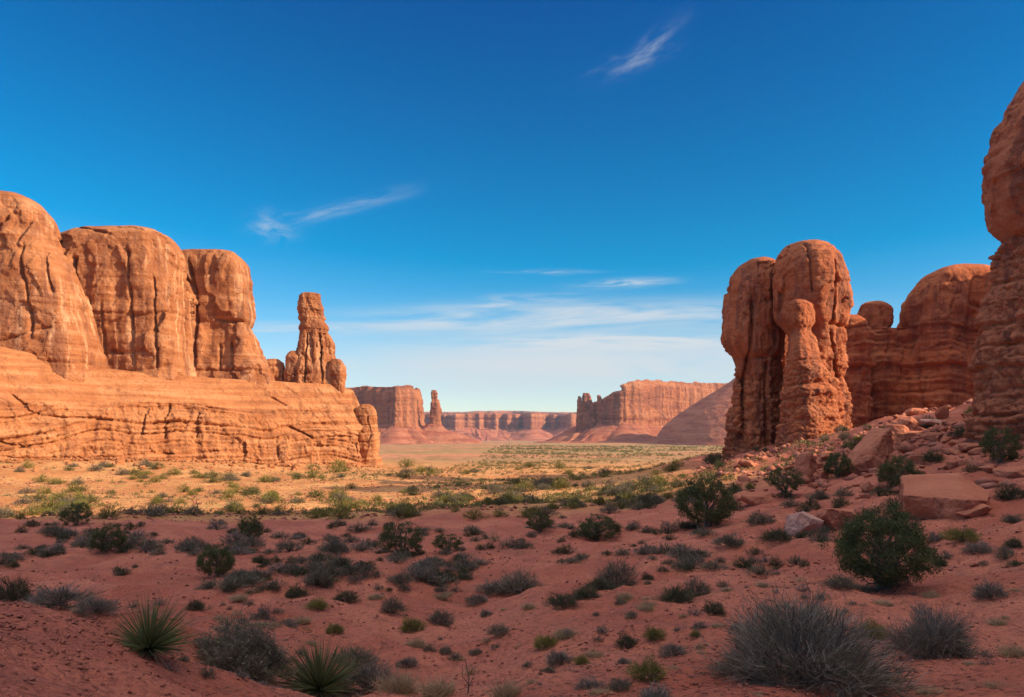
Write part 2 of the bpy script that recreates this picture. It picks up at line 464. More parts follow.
def ground_mat():
    m, t = new_mat('red_sand')
    pos = t.n('ShaderNodeNewGeometry').outputs['Position']
    xyz = t.n('ShaderNodeSeparateXYZ', {0: pos})
    n1 = t.noise(pos, 0.22, 6, 0.6, 0.5); n2 = t.noise(pos, 2.6, 7, 0.7); n3 = t.noise(pos, 14.0, 5, 0.7)
    near = t.mix(t.ss(n1, 0.36, 0.64), (0.45, 0.130, 0.078), (0.60, 0.205, 0.124))
    near = t.mix(t.ss(n2, 0.50, 0.72, 0.0, 0.55), near, (0.22, 0.085, 0.055))
    near = t.mix(t.ss(t.noise(pos, 0.9, 6, 0.65, 0.8), 0.52, 0.66, 0.0, 0.5), near, (0.30, 0.105, 0.085))
    near = t.mix(t.ss(n3, 0.47, 0.66, 0.0, 0.65), near, (0.19, 0.07, 0.05))
    near = t.mix(t.ss(n3, 0.44, 0.28, 0.0, 0.35), near, (0.56, 0.28, 0.18))
    near = t.mix(t.ss(t.noise(pos, 0.42, 5, 0.6, 1.2), 0.55, 0.68, 0.0, 0.6), near, (0.33, 0.135, 0.085))
    # open valley beyond the ridge: more orange sand, then pale flats with scrub
    valn = t.mix(t.ss(t.noise(pos, 0.09, 6, 0.6), 0.35, 0.65), (0.50, 0.20, 0.075), (0.62, 0.31, 0.125))
    valn = t.mix(t.ss(t.noise(pos, 0.7, 6, 0.7), 0.50, 0.64, 0.0, 0.7), valn, (0.34, 0.13, 0.06))
    valn = t.mix(t.ss(t.noise(pos, 2.4, 5, 0.7), 0.52, 0.62, 0.0, 0.75), valn, (0.22, 0.12, 0.05))
    valn = t.mix(t.ss(t.noise(pos, 0.33, 5, 0.7), 0.56, 0.66, 0.0, 0.6), valn, (0.36, 0.27, 0.10))
    far1 = t.mix(t.ss(t.noise(t.vmul(pos, (0.4, 1.0, 1.0)), 0.012, 6, 0.65), 0.40, 0.62), (0.44, 0.20, 0.105), (0.30, 0.21, 0.09))
    far1 = t.mix(t.ss(t.noise(pos, 0.06, 7, 0.7), 0.48, 0.60, 0.0, 0.8), far1, (0.18, 0.13, 0.05))
    far1 = t.mix(t.ss(t.noise(t.vmul(pos, (0.3, 1.0, 1.0)), 0.0035, 5, 0.6), 0.54, 0.62, 0.0, 0.8), far1, (0.52, 0.20, 0.105))
    wob = t.math('MULTIPLY', t.math('SUBTRACT', n1, 0.5), 30.0)
    yv = t.math('ADD', xyz.outputs[1], wob)
    k1 = t.math('MULTIPLY', t.ss(yv, 62, 84), t.ss(xyz.outputs[0], 34, 18))
    k1 = t.math('MAXIMUM', k1, t.ss(yv, 150, 190))
    col = t.mix(k1, near, valn)
    col = t.mix(t.ss(yv, 230, 420), col, far1)
    fade = t.ss(xyz.outputs[1], 300, 60)
    h = t.math('ADD', t.math('MULTIPLY', n2, 0.6), t.math('MULTIPLY', n3, 0.28))
    peb = t.n('ShaderNodeTexVoronoi', {'Vector': pos, 'Scale': 9.0}).outputs[0]
    h = t.math('ADD', h, t.math('MULTIPLY', t.ss(peb, 0.32, 0.05), t.math('MULTIPLY', t.ss(n2, 0.45, 0.6), 0.35)))
    h = t.math('ADD', h, t.math('MULTIPLY', t.noise(pos, 40.0, 3, 0.6), 0.08))
    finish(t, col, 0.95, h, 1.0, 0.22, 0.08)
    return m


def leaf_mat(name, c1, c2, c3=None, rough=0.7, var=0.35):
    m, t = new_mat(name)
    oi = t.n('ShaderNodeObjectInfo').outputs['Random']
    tc = t.n('ShaderNodeTexCoord').outputs['Object']
    n = t.noise(tc, 4.0, 3, 0.6)
    isl = t.n('ShaderNodeNewGeometry').outputs['Random Per Island']
    col = t.mix(isl, c1, c2)
    if c3: col = t.mix(t.ss(n, 0.48, 0.66, 0.0, 0.85), col, c3)
    col = t.mix(t.math('MULTIPLY', oi, var), col, t.mix(0.55, c1, (0.10, 0.085, 0.05)))
    d = t.n('ShaderNodeBsdfPrincipled', {'Base Color': col, 'Roughness': rough, 'Specular IOR Level': 0.2})
    tr = t.n('ShaderNodeBsdfTranslucent', {'Color': col})
    mx = t.n('ShaderNodeMixShader', {0: 0.22, 1: d.outputs[0], 2: tr.outputs[0]})
    o = t.n('ShaderNodeOutputMaterial'); t.t.links.new(mx.outputs[0], o.inputs[0])
    return m


def wood_mat(name, c1, c2):
    m, t = new_mat(name)
    tc = t.n('ShaderNodeTexCoord').outputs['Object']
    n = t.noise(t.vmul(tc, (30, 30, 4)), 1.0, 5, 0.6)
    finish(t, t.mix(n, c1, c2), 0.9, n, 0.5, 0.01)
    return m


M = {
    'ground': ground_mat(),
    'cliff': rock_mat('orange_sandstone', (0.32, 0.108, 0.040), (0.44, 0.168, 0.064), (0.72, 0.40, 0.22), (0.17, 0.066, 0.042), 9.0, 0.8, 0.62, 0.35, 0.6),
    'bench': rock_mat('bedded_orange_sandstone', (0.38, 0.130, 0.046), (0.52, 0.205, 0.080), (0.66, 0.33, 0.16), (0.20, 0.078, 0.042), 7.0, 0.35, 0.6, 0.6, 0.7, bandp=1.3),
    'tower': rock_mat('red_sandstone', (0.40, 0.112, 0.048), (0.53, 0.172, 0.072), (0.56, 0.25, 0.13), (0.18, 0.080, 0.060), 4.5, 0.4, 0.7, 0.28, 0.8),
    'alcove': rock_mat('deep_red_sandstone', (0.43, 0.102, 0.038), (0.54, 0.150, 0.054), (0.56, 0.23, 0.10), (0.19, 0.065, 0.042), 6.0, 0.4, 0.6, 0.45, 0.8),
    'near': rock_mat('near_red_sandstone', (0.44, 0.135, 0.065), (0.55, 0.195, 0.095), (0.56, 0.23, 0.12), (0.17, 0.065, 0.050), 3.5, 0.4, 0.75, 0.38, 0.85),
    'mesa': rock_mat('mesa_sandstone', (0.36, 0.115, 0.050), (0.46, 0.165, 0.072), (0.56, 0.26, 0.13), (0.16, 0.064, 0.044), 60.0, 0.4, 0.7, 0.55, 0.9, bandp=18.0),
    'talus': rock_mat('mesa_talus', (0.34, 0.090, 0.048), (0.43, 0.140, 0.075), (0.52, 0.25, 0.14), (0.15, 0.07, 0.05), 22.0, 0.3, 0.5, 0.6, 1.0, bandp=8.0),
    'boulder': rock_mat('boulder_red', (0.44, 0.145, 0.080), (0.54, 0.20, 0.115), (0.60, 0.29, 0.18), (0.22, 0.09, 0.06), 1.5, 0.2, 0.35, 0.25, 0.5, local=True, bandp=0.6),
    'boulder_pale': rock_mat('boulder_pale', (0.50, 0.27, 0.20), (0.56, 0.33, 0.26), (0.62, 0.42, 0.34), (0.24, 0.10, 0.08), 1.4, 0.2, 0.45, 0.2, 0.5, local=True, bandp=0.6),
    'gravel': rock_mat('gravel_stone', (0.30, 0.10, 0.065), (0.42, 0.15, 0.10), (0.46, 0.22, 0.16), (0.16, 0.07, 0.05), 0.8, 0, 0.3, 0.2, 0.4),  # stone tone darkened to stand in for the small shadows of pebbles
    'rubble': rock_mat('rubble_stone', (0.33, 0.105, 0.065), (0.45, 0.165, 0.105), (0.50, 0.27, 0.20), (0.20, 0.085, 0.06), 1.2, 0, 0.5, 0.4, 0.5),
    'sage': leaf_mat('sage_foliage', (0.120, 0.095, 0.066), (0.26, 0.215, 0.145), (0.155, 0.145, 0.078)),
    'sagestem': wood_mat('sage_wood', (0.11, 0.08, 0.07), (0.19, 0.15, 0.13)),
    'grey': leaf_mat('grey_twigs', (0.085, 0.066, 0.052), (0.36, 0.295, 0.23), (0.16, 0.14, 0.085)),
    'dark': leaf_mat('dark_foliage', (0.055, 0.060, 0.030), (0.125, 0.125, 0.058), (0.085, 0.075, 0.042)),
    'yellow': leaf_mat('rabbitbrush_foliage', (0.17, 0.15, 0.035), (0.30, 0.26, 0.065), (0.13, 0.13, 0.035)),
    'valley': leaf_mat('valley_foliage', (0.085, 0.085, 0.030), (0.25, 0.22, 0.070), (0.12, 0.11, 0.04)),
    'straw': leaf_mat('dry_grass', (0.36, 0.235, 0.13), (0.56, 0.385, 0.225), (0.32, 0.235, 0.11)),
    'juniper': leaf_mat('juniper_foliage', (0.050, 0.070, 0.026), (0.150, 0.155, 0.055), (0.085, 0.085, 0.032), var=0.15),
    'yucca': leaf_mat('yucca_leaf', (0.105, 0.130, 0.045), (0.20, 0.215, 0.085), None, 0.5),
    'deadyucca': leaf_mat('dead_yucca_leaf', (0.20, 0.145, 0.09), (0.32, 0.24, 0.15), None),
    'bark': wood_mat('bark', (0.10, 0.065, 0.05), (0.20, 0.15, 0.12)),
}

# ------------------------------------------------------------------ ground sheet
def build_ground():
    ang = np.concatenate([np.linspace(-46, 46, 980), np.linspace(46, 314, 130)[1:-1]])
    rad = np.concatenate([[0.5], np.exp(np.linspace(math.log(0.9), math.log(11500), 560))])
    a = np.radians(ang)
    Rr, A = np.meshgrid(rad, a, indexing='ij')
    x = Rr * np.sin(A); y = Rr * np.cos(A)
    z = gz(x, y)
    V = np.stack([x.ravel(), y.ravel(), z.ravel()], 1)
    n, m_ = len(rad), len(a)
    i = np.arange(n - 1)[:, None]; j = np.arange(m_)[None]; j2 = (j + 1) % m_
    q = np.stack([i * m_ + j, i * m_ + j2, (i + 1) * m_ + j2, (i + 1) * m_ + j], -1).reshape(-1, 4)[:, ::-1]
    V = np.concatenate([V, [[0, 0, g1(0, 0)]]])
    c = len(V) - 1
    jj = np.arange(m_); cap = np.stack([np.full(m_, c), (jj + 1) % m_, jj, jj], 1)
    me = bpy.data.meshes.new('ground')
    me = mesh_np('ground', V, np.concatenate([q, cap]))
    o = link('ground', me, M['ground'])
    props(o, kind='structure')


build_ground()

# ------------------------------------------------------------------ the large cliff on the sunlit side
def wall_D(px): return 200 + 60 * px / 378.0


def build_left_cliff():
    root = empty('sandstone_cliff', (-90, 225, -9), 'long sunlit orange sandstone cliff with rounded domes above a bedded bench', 'cliff')
    # bench
    st = []
    for px, yb, ybr in ((-170, 338, 398), (-60, 341, 399), (0, 346, 402), (50, 358, 404), (90, 367, 412), (140, 372, 402), (200, 377, 404), (250, 380, 416), (300, 383, 428), (330, 384, 428), (352, 392, 428), (360, 412, 430)):
        D = wall_D(px)
        pts = []
        for dd, z in ((-15, -16), (-14.2, PZ(470, D - 14)), (-12.5, PZ(435, D - 12)), (-11.0, PZ(ybr, D - 11)), (-6, PZ(yb + (ybr - yb) * .45, D - 6)), (-1.5, PZ(yb, D - 1.5)), (26, PZ(yb, D) + 2), (26, -16)):
            pts.append((PX(px, D + dd), D + dd, z))
        st.append(pts)
    V = np.array(st).reshape(-1, 3); k = 8; ns = len(st)
    Q = [(i * k + j, i * k + (j + 1) % k, (i + 1) * k + (j + 1) % k, (i + 1) * k + j) for i in range(ns - 1) for j in range(k)]
    bm = bmesh.new(); vs = [bm.verts.new(v) for v in V]
    for f in Q: bm.faces.new([vs[i] for i in f])
    bm.faces.new(vs[:k]); bm.faces.new(vs[-k:][::-1])
    bmesh.ops.recalc_face_normals(bm, faces=bm.faces)
    me = bpy.data.meshes.new('b'); bm.to_mesh(me); bm.free()
    me = remesh(me, 0.30, 2)
    P, N = get_co(me)
    # the lower beds swing in long curves
    weather(me, 11, 0.55, (2.7, 0.75), 1.15, (7.0, 0.0), 0.16, (0.0, 0.0), 4.6, 3, zhi=7.6, joint=(6.0, 0.6), gw=0.12, spall=(3.0, 1.15), slab=True)
    cut(me, 205, [(136, 408, 132, 438, 1.2, 1.2), (150, 402, 149, 440, 1.2, 1.3), (176, 410, 175, 440, 1.2, 1.2), (217, 442, 218, 460, 1.2, 1.2), (246, 448, 247, 462, 1.1, 1.0), (232, 392, 250, 402, 1.1, .9), (40, 396, 62, 416, 1.5, 1.3), (62, 416, 112, 420, 1.6, 1.7), (253, 424, 282, 438, 1.6, 1.7), (282, 438, 320, 437, 1.5, 1.6), (0, 434, 24, 438, 1.3, 1.5), (24, 436, 60, 446, 1.3, 1.5), (340, 430, 343, 458, 1.3, 1.6), (0, 455, 120, 457, 1.1, 1.3), (120, 457, 200, 452, 1.1, 1.3)])
    part_world('bench', me, M['bench'], root)

    domes = [
        ([(193, -20, 10), (196, -55, 24), (204, -80, 37), (219, -95, 48), (240, -105, 54), (265, -108, 65), (290, -110, 76), (320, -110, 86), (350, -112, 94), (410, -115, 98)], 214, 0.42, 1),
        ([(229, 96, 138), (231.5, 82, 157), (240, 66, 170), (252, 62, 176), (270, 60, 179), (300, 62, 181), (340, 64, 181), (370, 64, 183), (415, 64, 186)], 231, 0.55, 2),
        ([(251, 190, 222), (254, 182, 236), (262, 179, 242), (280, 178, 247), (300, 177, 250), (320, 178, 253), (329, 180, 250), (340, 180, 256), (356, 180, 263), (373, 180, 272), (410, 180, 277)], 246, 0.62, 3),
    ]
    for rows, D, dr, sd in domes:
        sh = [loft_px(D, rows, dr, 4.0)]
        if sd == 1: sh.append(loft_px(D - 3, [(262, -80, -20), (270, -95, 10), (300, -105, 40), (350, -110, 46), (410, -110, 48)], 0.3, 2.6))
        if sd == 2:
            sh.append(loft_px(D - 7, [(292, 128, 150), (300, 118, 165), (330, 112, 174), (370, 110, 176), (410, 110, 178)], 0.35, 2.8))
            sh.append(loft_px(D - 6, [(262, 70, 84), (270, 66, 92), (320, 64, 98), (400, 62, 100)], 0.5, 2.6))
        if sd == 2: sh.append(loft_px(D + 8, [(255, 50, 150), (268, 30, 165), (330, 20, 172), (410, 20, 176)], 0.12, 2.6))
        if sd == 3:
            sh.append(loft_px(D - 8, [(291, 179, 187), (296, 177, 192), (330, 177, 195), (372, 177, 197), (410, 177, 198)], 1.0, 2.4))
            sh.append(loft_px(D - 6, [(322, 194, 202), (328, 192, 206), (372, 190, 208), (410, 190, 209)], 1.0, 2.4))
            sh.append(loft_px(D - 5, [(352, 240, 252), (360, 236, 262), (385, 232, 272), (410, 230, 276)], 0.7, 2.4))
        me = remesh(to_mesh(sh), 0.34, 2)
        weather(me, 13, 0.8, (5.0, 0.22), 0.4, (12.0, 0.0), 0.14, (0.03, 0), 1.5, 10 * sd + 5, flute=0.15, zhi=36, joint=(11.0, 0.35), gw=0.08, spall=(9.0, 1.7))
        cut(me, D, {1: [(40, 250, 56, 345, 1.4, 2.2), (8, 240, 2, 330, 1.2, 1.6), (18, 350, 74, 330, 1.2, 1.2), (58, 255, 70, 300, 1.6, 1.8)],
                    2: [(93, 262, 91, 303, 2.2, 3.2), (70, 291, 93, 294, 2.6, 2.6), (142, 250, 150, 372, 1.2, 1.8), (166, 280, 172, 374, 1.2, 1.8), (86, 232, 128, 243, 1.3, 1.4), (118, 305, 120, 372, 1.0, 1.2), (125, 352, 138, 356, 2.0, 2.0)],
                    3: [(204, 298, 206, 374, 1.5, 2.6), (196, 262, 204, 300, 1.6, 2.4), (222, 322, 250, 324, 1.4, 1.6), (191, 312, 195, 372, 1.3, 2.2), (238, 342, 242, 374, 1.2, 1.6), (226, 345, 230, 374, 1.1, 1.4), (181, 268, 203, 292, 1.6, 1.8)]}[sd])
        part_world('dome', me, M['cliff'], root)
    # low buttress where the wall ends
    me = remesh(to_mesh([loft_px(252, [(404, 361, 370), (408, 357, 374), (425, 354, 377), (445, 352, 379), (480, 351, 380)], 0.9, 2.6),
                         loft_px(249, [(418, 338, 346), (424, 332, 352), (450, 330, 356), (480, 328, 358)], 0.8, 2.6)]), 0.26, 1)
    weather(me, 5, 0.5, (2.6, 0.55), 0.7, (4.0, 0.7), 0.16, (0, 0), 1.0, 61)
    part_world('buttress', me, M['bench'], root)


def build_pinnacle():
    root = empty('rock_pinnacle', (PX(314, 254), 254, PZ(384, 254)), 'slim orange rock pinnacle with a blocky head, standing at the end of the sunlit bench', 'rock formation')
    D = 254
    me = remesh(to_mesh([loft_px(D, [(318, 301, 323), (328, 299, 327), (345, 296, 331), (360, 292, 335), (375, 288, 340), (388, 286, 343), (396, 286, 343)], 0.75, 4.2, rot=R(30)),
                         loft_px(D - 3, [(326, 309, 320), (334, 309, 324), (352, 311, 326), (380, 308, 329), (396, 306, 330)], 0.6, 4.0, rot=R(35))]), 0.2, 1)
    weather(me, 5, 0.25, (5.0, 0.12), 0.15, (4.5, 0.0), 0.09, (0, 0), 0.8, 71, flute=0.5, spall=(3.4, 0.9), joint=(3.0, .5))
    cut(me, D, [(311, 330, 309, 384, 1.0, 1.6), (321, 325, 325, 384, 1.1, 1.8), (300, 340, 299, 384, .9, 1.2)])
    part_world('shaft', me, M['cliff'], root)
    me = remesh(to_mesh([loft_px(D, [(293, 303, 316), (294.5, 299, 321), (304, 297, 323), (314, 298, 325), (320, 299, 326), (324, 302, 324)], 0.9, 4.2, rot=R(25)),
                         loft_px(D - .6, [(320, 302, 324), (326, 299, 328), (334, 301, 327)], 0.9, 3.4, rot=R(10))]), 0.18, 1)
    weather(me, 3, 0.25, (1.6, 0.25), 0.3, (3.0, 0.0), 0.09, (0, 0), 0.5, 74, gw=.1, spall=(1.8, 0.7))
    part_world('head', me, M['cliff'], root)
    for rows, sd, dd in (([(351, 290, 298), (356, 287, 302), (370, 285, 304), (386, 284, 304), (396, 284, 304)], 75, -3),
                         ([(333, 323, 328), (338, 321, 332), (356, 322, 336), (372, 324, 338), (396, 324, 338)], 76, 1),
                         ([(359, 332, 340), (364, 330, 344), (376, 330, 346), (387, 332, 345), (396, 332, 345)], 77, -2)):
        me = remesh(to_mesh([loft_px(D + dd, rows, 0.9, 2.6)]), 0.2, 1)
        weather(me, 3, 0.3, (3.0, 0.15), 0.2, (4.0, 0.3), 0.1, (0, 0), 0.5, sd)
        part_world('shoulder', me, M['cliff'], root)
    o = remesh(to_mesh([loft_px(252, [(359, 268, 278), (363, 264, 283), (372, 262, 285), (382, 263, 286), (390, 264, 286)], 0.8, 2.6)]), 0.2, 1)
    weather(o, 3, 0.35, (3.0, 0.15), 0.2, (4.0, 0.3), 0.1, (0, 0), 0.5, 79)
    props(link('boulder', o, M['cliff']), 'small round orange rock on the bench between the last dome and the pinnacle', 'boulder')


build_left_cliff(); build_pinnacle()

# ------------------------------------------------------------------ twin tower
def build_towers():
    D = 120
    root = empty('twin_rock_tower', (PX(788, D), D, -6), 'pair of joined bulbous red sandstone towers standing on the rubble slope', 'rock formation')
    L = [(259, 748, 768), (262, 741, 774), (272, 733, 778), (290, 727, 780), (315, 724, 782), (340, 724, 782), (351, 727, 781), (358, 731, 779), (370, 731, 779), (395, 730, 780), (420, 727, 782), (445, 724, 784), (462, 722, 786), (500, 720, 788)]
    me = remesh(to_mesh([loft_px(D + 7, [(y, a + 3, b + 1) for y, a, b in L], 1.15, 3.6, rot=R(34)), loft_px(D + 20, [(y + 22, a + 16, b - 2) for y, a, b in L], 1.1, 3.0, rot=R(30)), loft_px(D + 36, [(y + 20, a + 16, b + 30) for y, a, b in L], 1.0, 3.0, rot=R(30)), loft_px(D + 17, [(282, 766, 792), (290, 758, 800), (330, 752, 808), (420, 750, 812), (500, 748, 815)], 0.45, 3.0)]), 0.17, 1)  # includes hidden rear masses added to thicken the tower's shadow on the sand
    weather(me, 5.0, 0.35, (2.1, 0.20), 0.26, (3.0, 0.0), 0.09, (0, 0), 0.6, 101, zhi=10.5, flute=0.35, block=1.15, gw=0.11, spall=(3.0, 0.8), joint=(3.5, 0.5))
    cut(me, D + 7, [(745, 300, 741, 440, 1.6, 1.3), (760, 360, 758, 450, 1.4, 1.2), (733, 358, 778, 357, 1.8, .9)])
    part_world('tower', me, M['tower'], root)
    Rr = [(239.5, 792, 822), (242, 783, 833), (250, 777, 841), (265, 771, 846), (285, 769, 849), (305, 769, 850), (320, 772, 848), (330, 780, 846), (338, 782, 845), (355, 781, 847), (380, 779, 847), (400, 777, 850), (425, 774, 853), (445, 770, 856), (462, 766, 858), (500, 760, 862)]
    me = remesh(to_mesh([loft_px(D + 1, [(y + 3 * (y < 300), a + 5, b - 4) for y, a, b in Rr], 1.05, 3.8, rot=R(38))]), 0.17, 1)
    weather(me, 5.0, 0.38, (2.1, 0.22), 0.28, (3.0, 0.0), 0.09, (0, 0), 0.6, 111, zhi=11.5, flute=0.3, block=1.2, gw=0.11, spall=(3.2, 0.9), joint=(3.5, 0.5))
    cut(me, D, [(777, 330, 776, 450, 2.2, 1.6), (826, 262, 824, 330, 1.4, 1.0), (818, 326, 848, 327, 2.0, .9), (822, 332, 838, 380, 1.4, 1.0), (800, 246, 803, 300, 1.3, .8)])
    part_world('tower', me, M['tower'], root)
    B = [(300, 792, 808), (303, 786, 814), (312, 784, 817), (322, 785, 817), (330, 789, 813), (340, 786, 818), (360, 783, 824), (376, 782, 832), (384, 784, 830), (390, 780, 838), (400, 778, 838), (430, 776, 846), (460, 772, 850), (500, 770, 852)]
    me = remesh(to_mesh([loft_px(D - 5.0, B, 0.8, 3.4, rot=R(30))]), 0.15, 1)
    weather(me, 3.5, 0.3, (1.7, 0.22), 0.28, (2.4, 0.0), 0.09, (0, 0), 0.5, 121, zhi=10.0, block=1.0, gw=0.12, spall=(2.0, 0.5))
    part_world('buttress', me, M['tower'], root)


build_towers()

# ------------------------------------------------------------------ alcove wall behind the towers and the near cliff
def build_alcove():
    D = 172
    root = empty('alcove_cliff', (PX(930, D), D, -2), 'shaded curving red cliff behind the rubble slope, its rounded rim catching the sun', 'cliff')
    shp = [
        (178, [(301.5, 866, 879), (305, 859, 884), (314, 856, 887), (326, 853, 889), (360, 850, 893), (440, 846, 898)], 0.8),
        (170, [(315, 846, 856), (319, 842, 862), (330, 838, 867), (380, 834, 868), (440, 832, 870)], 0.9),
        (178, [(296, 914, 926), (300, 906, 934), (309, 901, 940), (330, 898, 944), (380, 893, 948), (450, 888, 950)], 0.7),
        (172, [(265.5, 956, 976), (268, 942, 988), (276, 928, 1000), (290, 918, 1008), (320, 912, 1016), (370, 905, 1025), (450, 890, 1040)], 0.6),
        (166, [(270, 996, 1012), (275, 988, 1030), (290, 980, 1045), (330, 972, 1056), (380, 966, 1060), (450, 960, 1070)], 0.7),
        (176, [(328, 862, 1020), (334, 852, 1030), (380, 842, 1040), (420, 840, 1050), (450, 838, 1060)], 0.14),
    ]
    me = remesh(to_mesh([loft_px(d, rows, dr, 2.5) for d, rows, dr in shp]), 0.32, 3)
    weather(me, 7, 0.9, (2.6, 0.5), 0.7, (8.0, 0.0), 0.14, (0.05, 0.0), 2.2, 131, zhi=24, gw=0.12, spall=(4.5, 0.7), joint=(7, .8))
    part_world('back_wall', me, M['alcove'], root)
    sh = [loft([(PZ(255, D) + 9, 124, 150, 4, 5, 2.4), (PZ(262, D) + 8, 124, 150, 11, 10, 2.5), (30, 126, 149, 18, 15, 2.6), (18, 128, 148, 21, 18, 2.6), (-12, 130, 146, 25, 22, 2.6)]),  # unseen right wing, placed and raised to keep the alcove in shade
          loft([(54, 164, 154, 6, 6, 2.4), (50, 164, 154, 15, 12, 2.5), (25, 164, 153, 22, 17, 2.6), (-12, 164, 152, 27, 22, 2.6)])]
    me = remesh(to_mesh(sh), 0.6, 2)
    weather(me, 9, 1.0, (3.0, 0.5), 0.7, (8.0, 0.5), 0.2, (0, 0), 2.0, 141, zhi=24)
    part_world('shade_wing', me, M['alcove'], root)


def build_near_cliff():
    root = empty('near_cliff', (60, 50, 2), 'tall near red cliff with an overhanging rounded cap above its ledges', 'cliff')
    D = 57; SH = 21
    cap = [(10, 1065, 1120), (22, 1050, 1180), (48, 1034, 1230), (75, 1020, 1260), (95, 1004, 1275), (115, 992, 1285), (140, 985, 1290), (165, 982, 1290), (185, 983, 1290), (205, 989, 1285), (220, 997, 1280), (232, 1006, 1275), (240, 1020, 1260)]
    me = remesh(to_mesh([loft_px(D, [(a, b + SH, c + SH) for a, b, c in cap], 0.7, 2.6, 7.5)]), 0.12, 2)
    weather(me, 3.2, 0.4, (2.0, 0.12), 0.2, (4.0, 0.0), 0.06, (0.1, 0), 0.6, 151, spall=(2.4, 0.45), joint=(3.0, .3), gw=.08)
    part_world('overhang', me, M['near'], root)
    low = [(222, 1018, 1260), (230, 1010, 1270), (252, 1005, 1280), (280, 999, 1285), (305, 992, 1290), (335, 990, 1292), (360, 986, 1295), (385, 982, 1298), (410, 977, 1300), (428, 974, 1302), (480, 970, 1306)]
    me = remesh(to_mesh([loft_px(D, [(a, b + 14, c + 14) for a, b, c in low], 0.7, 2.7, 7.5)]), 0.12, 1)
    weather(me, 3.0, 0.5, (1.7, 0.35), 0.5, (2.6, 0.0), 0.07, (0.12, 0), 0.8, 161, block=1.0, gw=.09, spall=(2.0, 0.5))
    part_world('ledges', me, M['near'], root)
    sh = [loft([(50, 76, 36, 6, 10, 2.4), (47, 76, 36, 15, 20, 2.6), (40, 74, 34, 22, 27, 3), (10, 74, 32, 24, 30, 3), (-12, 74, 32, 25, 32, 3)]),
          loft([(48, 84, -14, 8, 14, 2.4), (45, 84, -14, 18, 28, 2.6), (30, 82, -14, 28, 38, 3), (-12, 82, -14, 30, 42, 3)]),
          loft([(40, 84, -75, 8, 14, 2.4), (36, 84, -75, 18, 28, 2.6), (24, 82, -75, 28, 38, 3), (-12, 82, -75, 30, 42, 3)])]
    sh.append(loft([(34, 112, 66, 5, 5, 2.4), (31, 112, 66, 11, 10, 2.5), (12, 112, 66, 14, 12, 2.6), (-8, 112, 66, 17, 14, 2.6)]))  # unseen outlying rock added to shade the talus slope
    me = remesh(to_mesh(sh), 0.6, 3)
    weather(me, 9, 1.0, (3.0, 0.5), 0.7, (8.0, 0.5), 0.2, (0, 0), 2.0, 171)
    part_world('long_wall', me, M['near'], root)


build_alcove(); build_near_cliff()

# ------------------------------------------------------------------ far mesas
def resample(pts, n):
    p = np.array(pts, float); p2 = np.vstack([p, p[:1]])
    s = np.concatenate([[0], np.cumsum(np.hypot(*np.diff(p2, axis=0).T))])
    t = np.linspace(0, s[-1], n, endpoint=False)
    return np.stack([np.interp(t, s, p2[:, 0]), np.interp(t, s, p2[:, 1])], 1), t


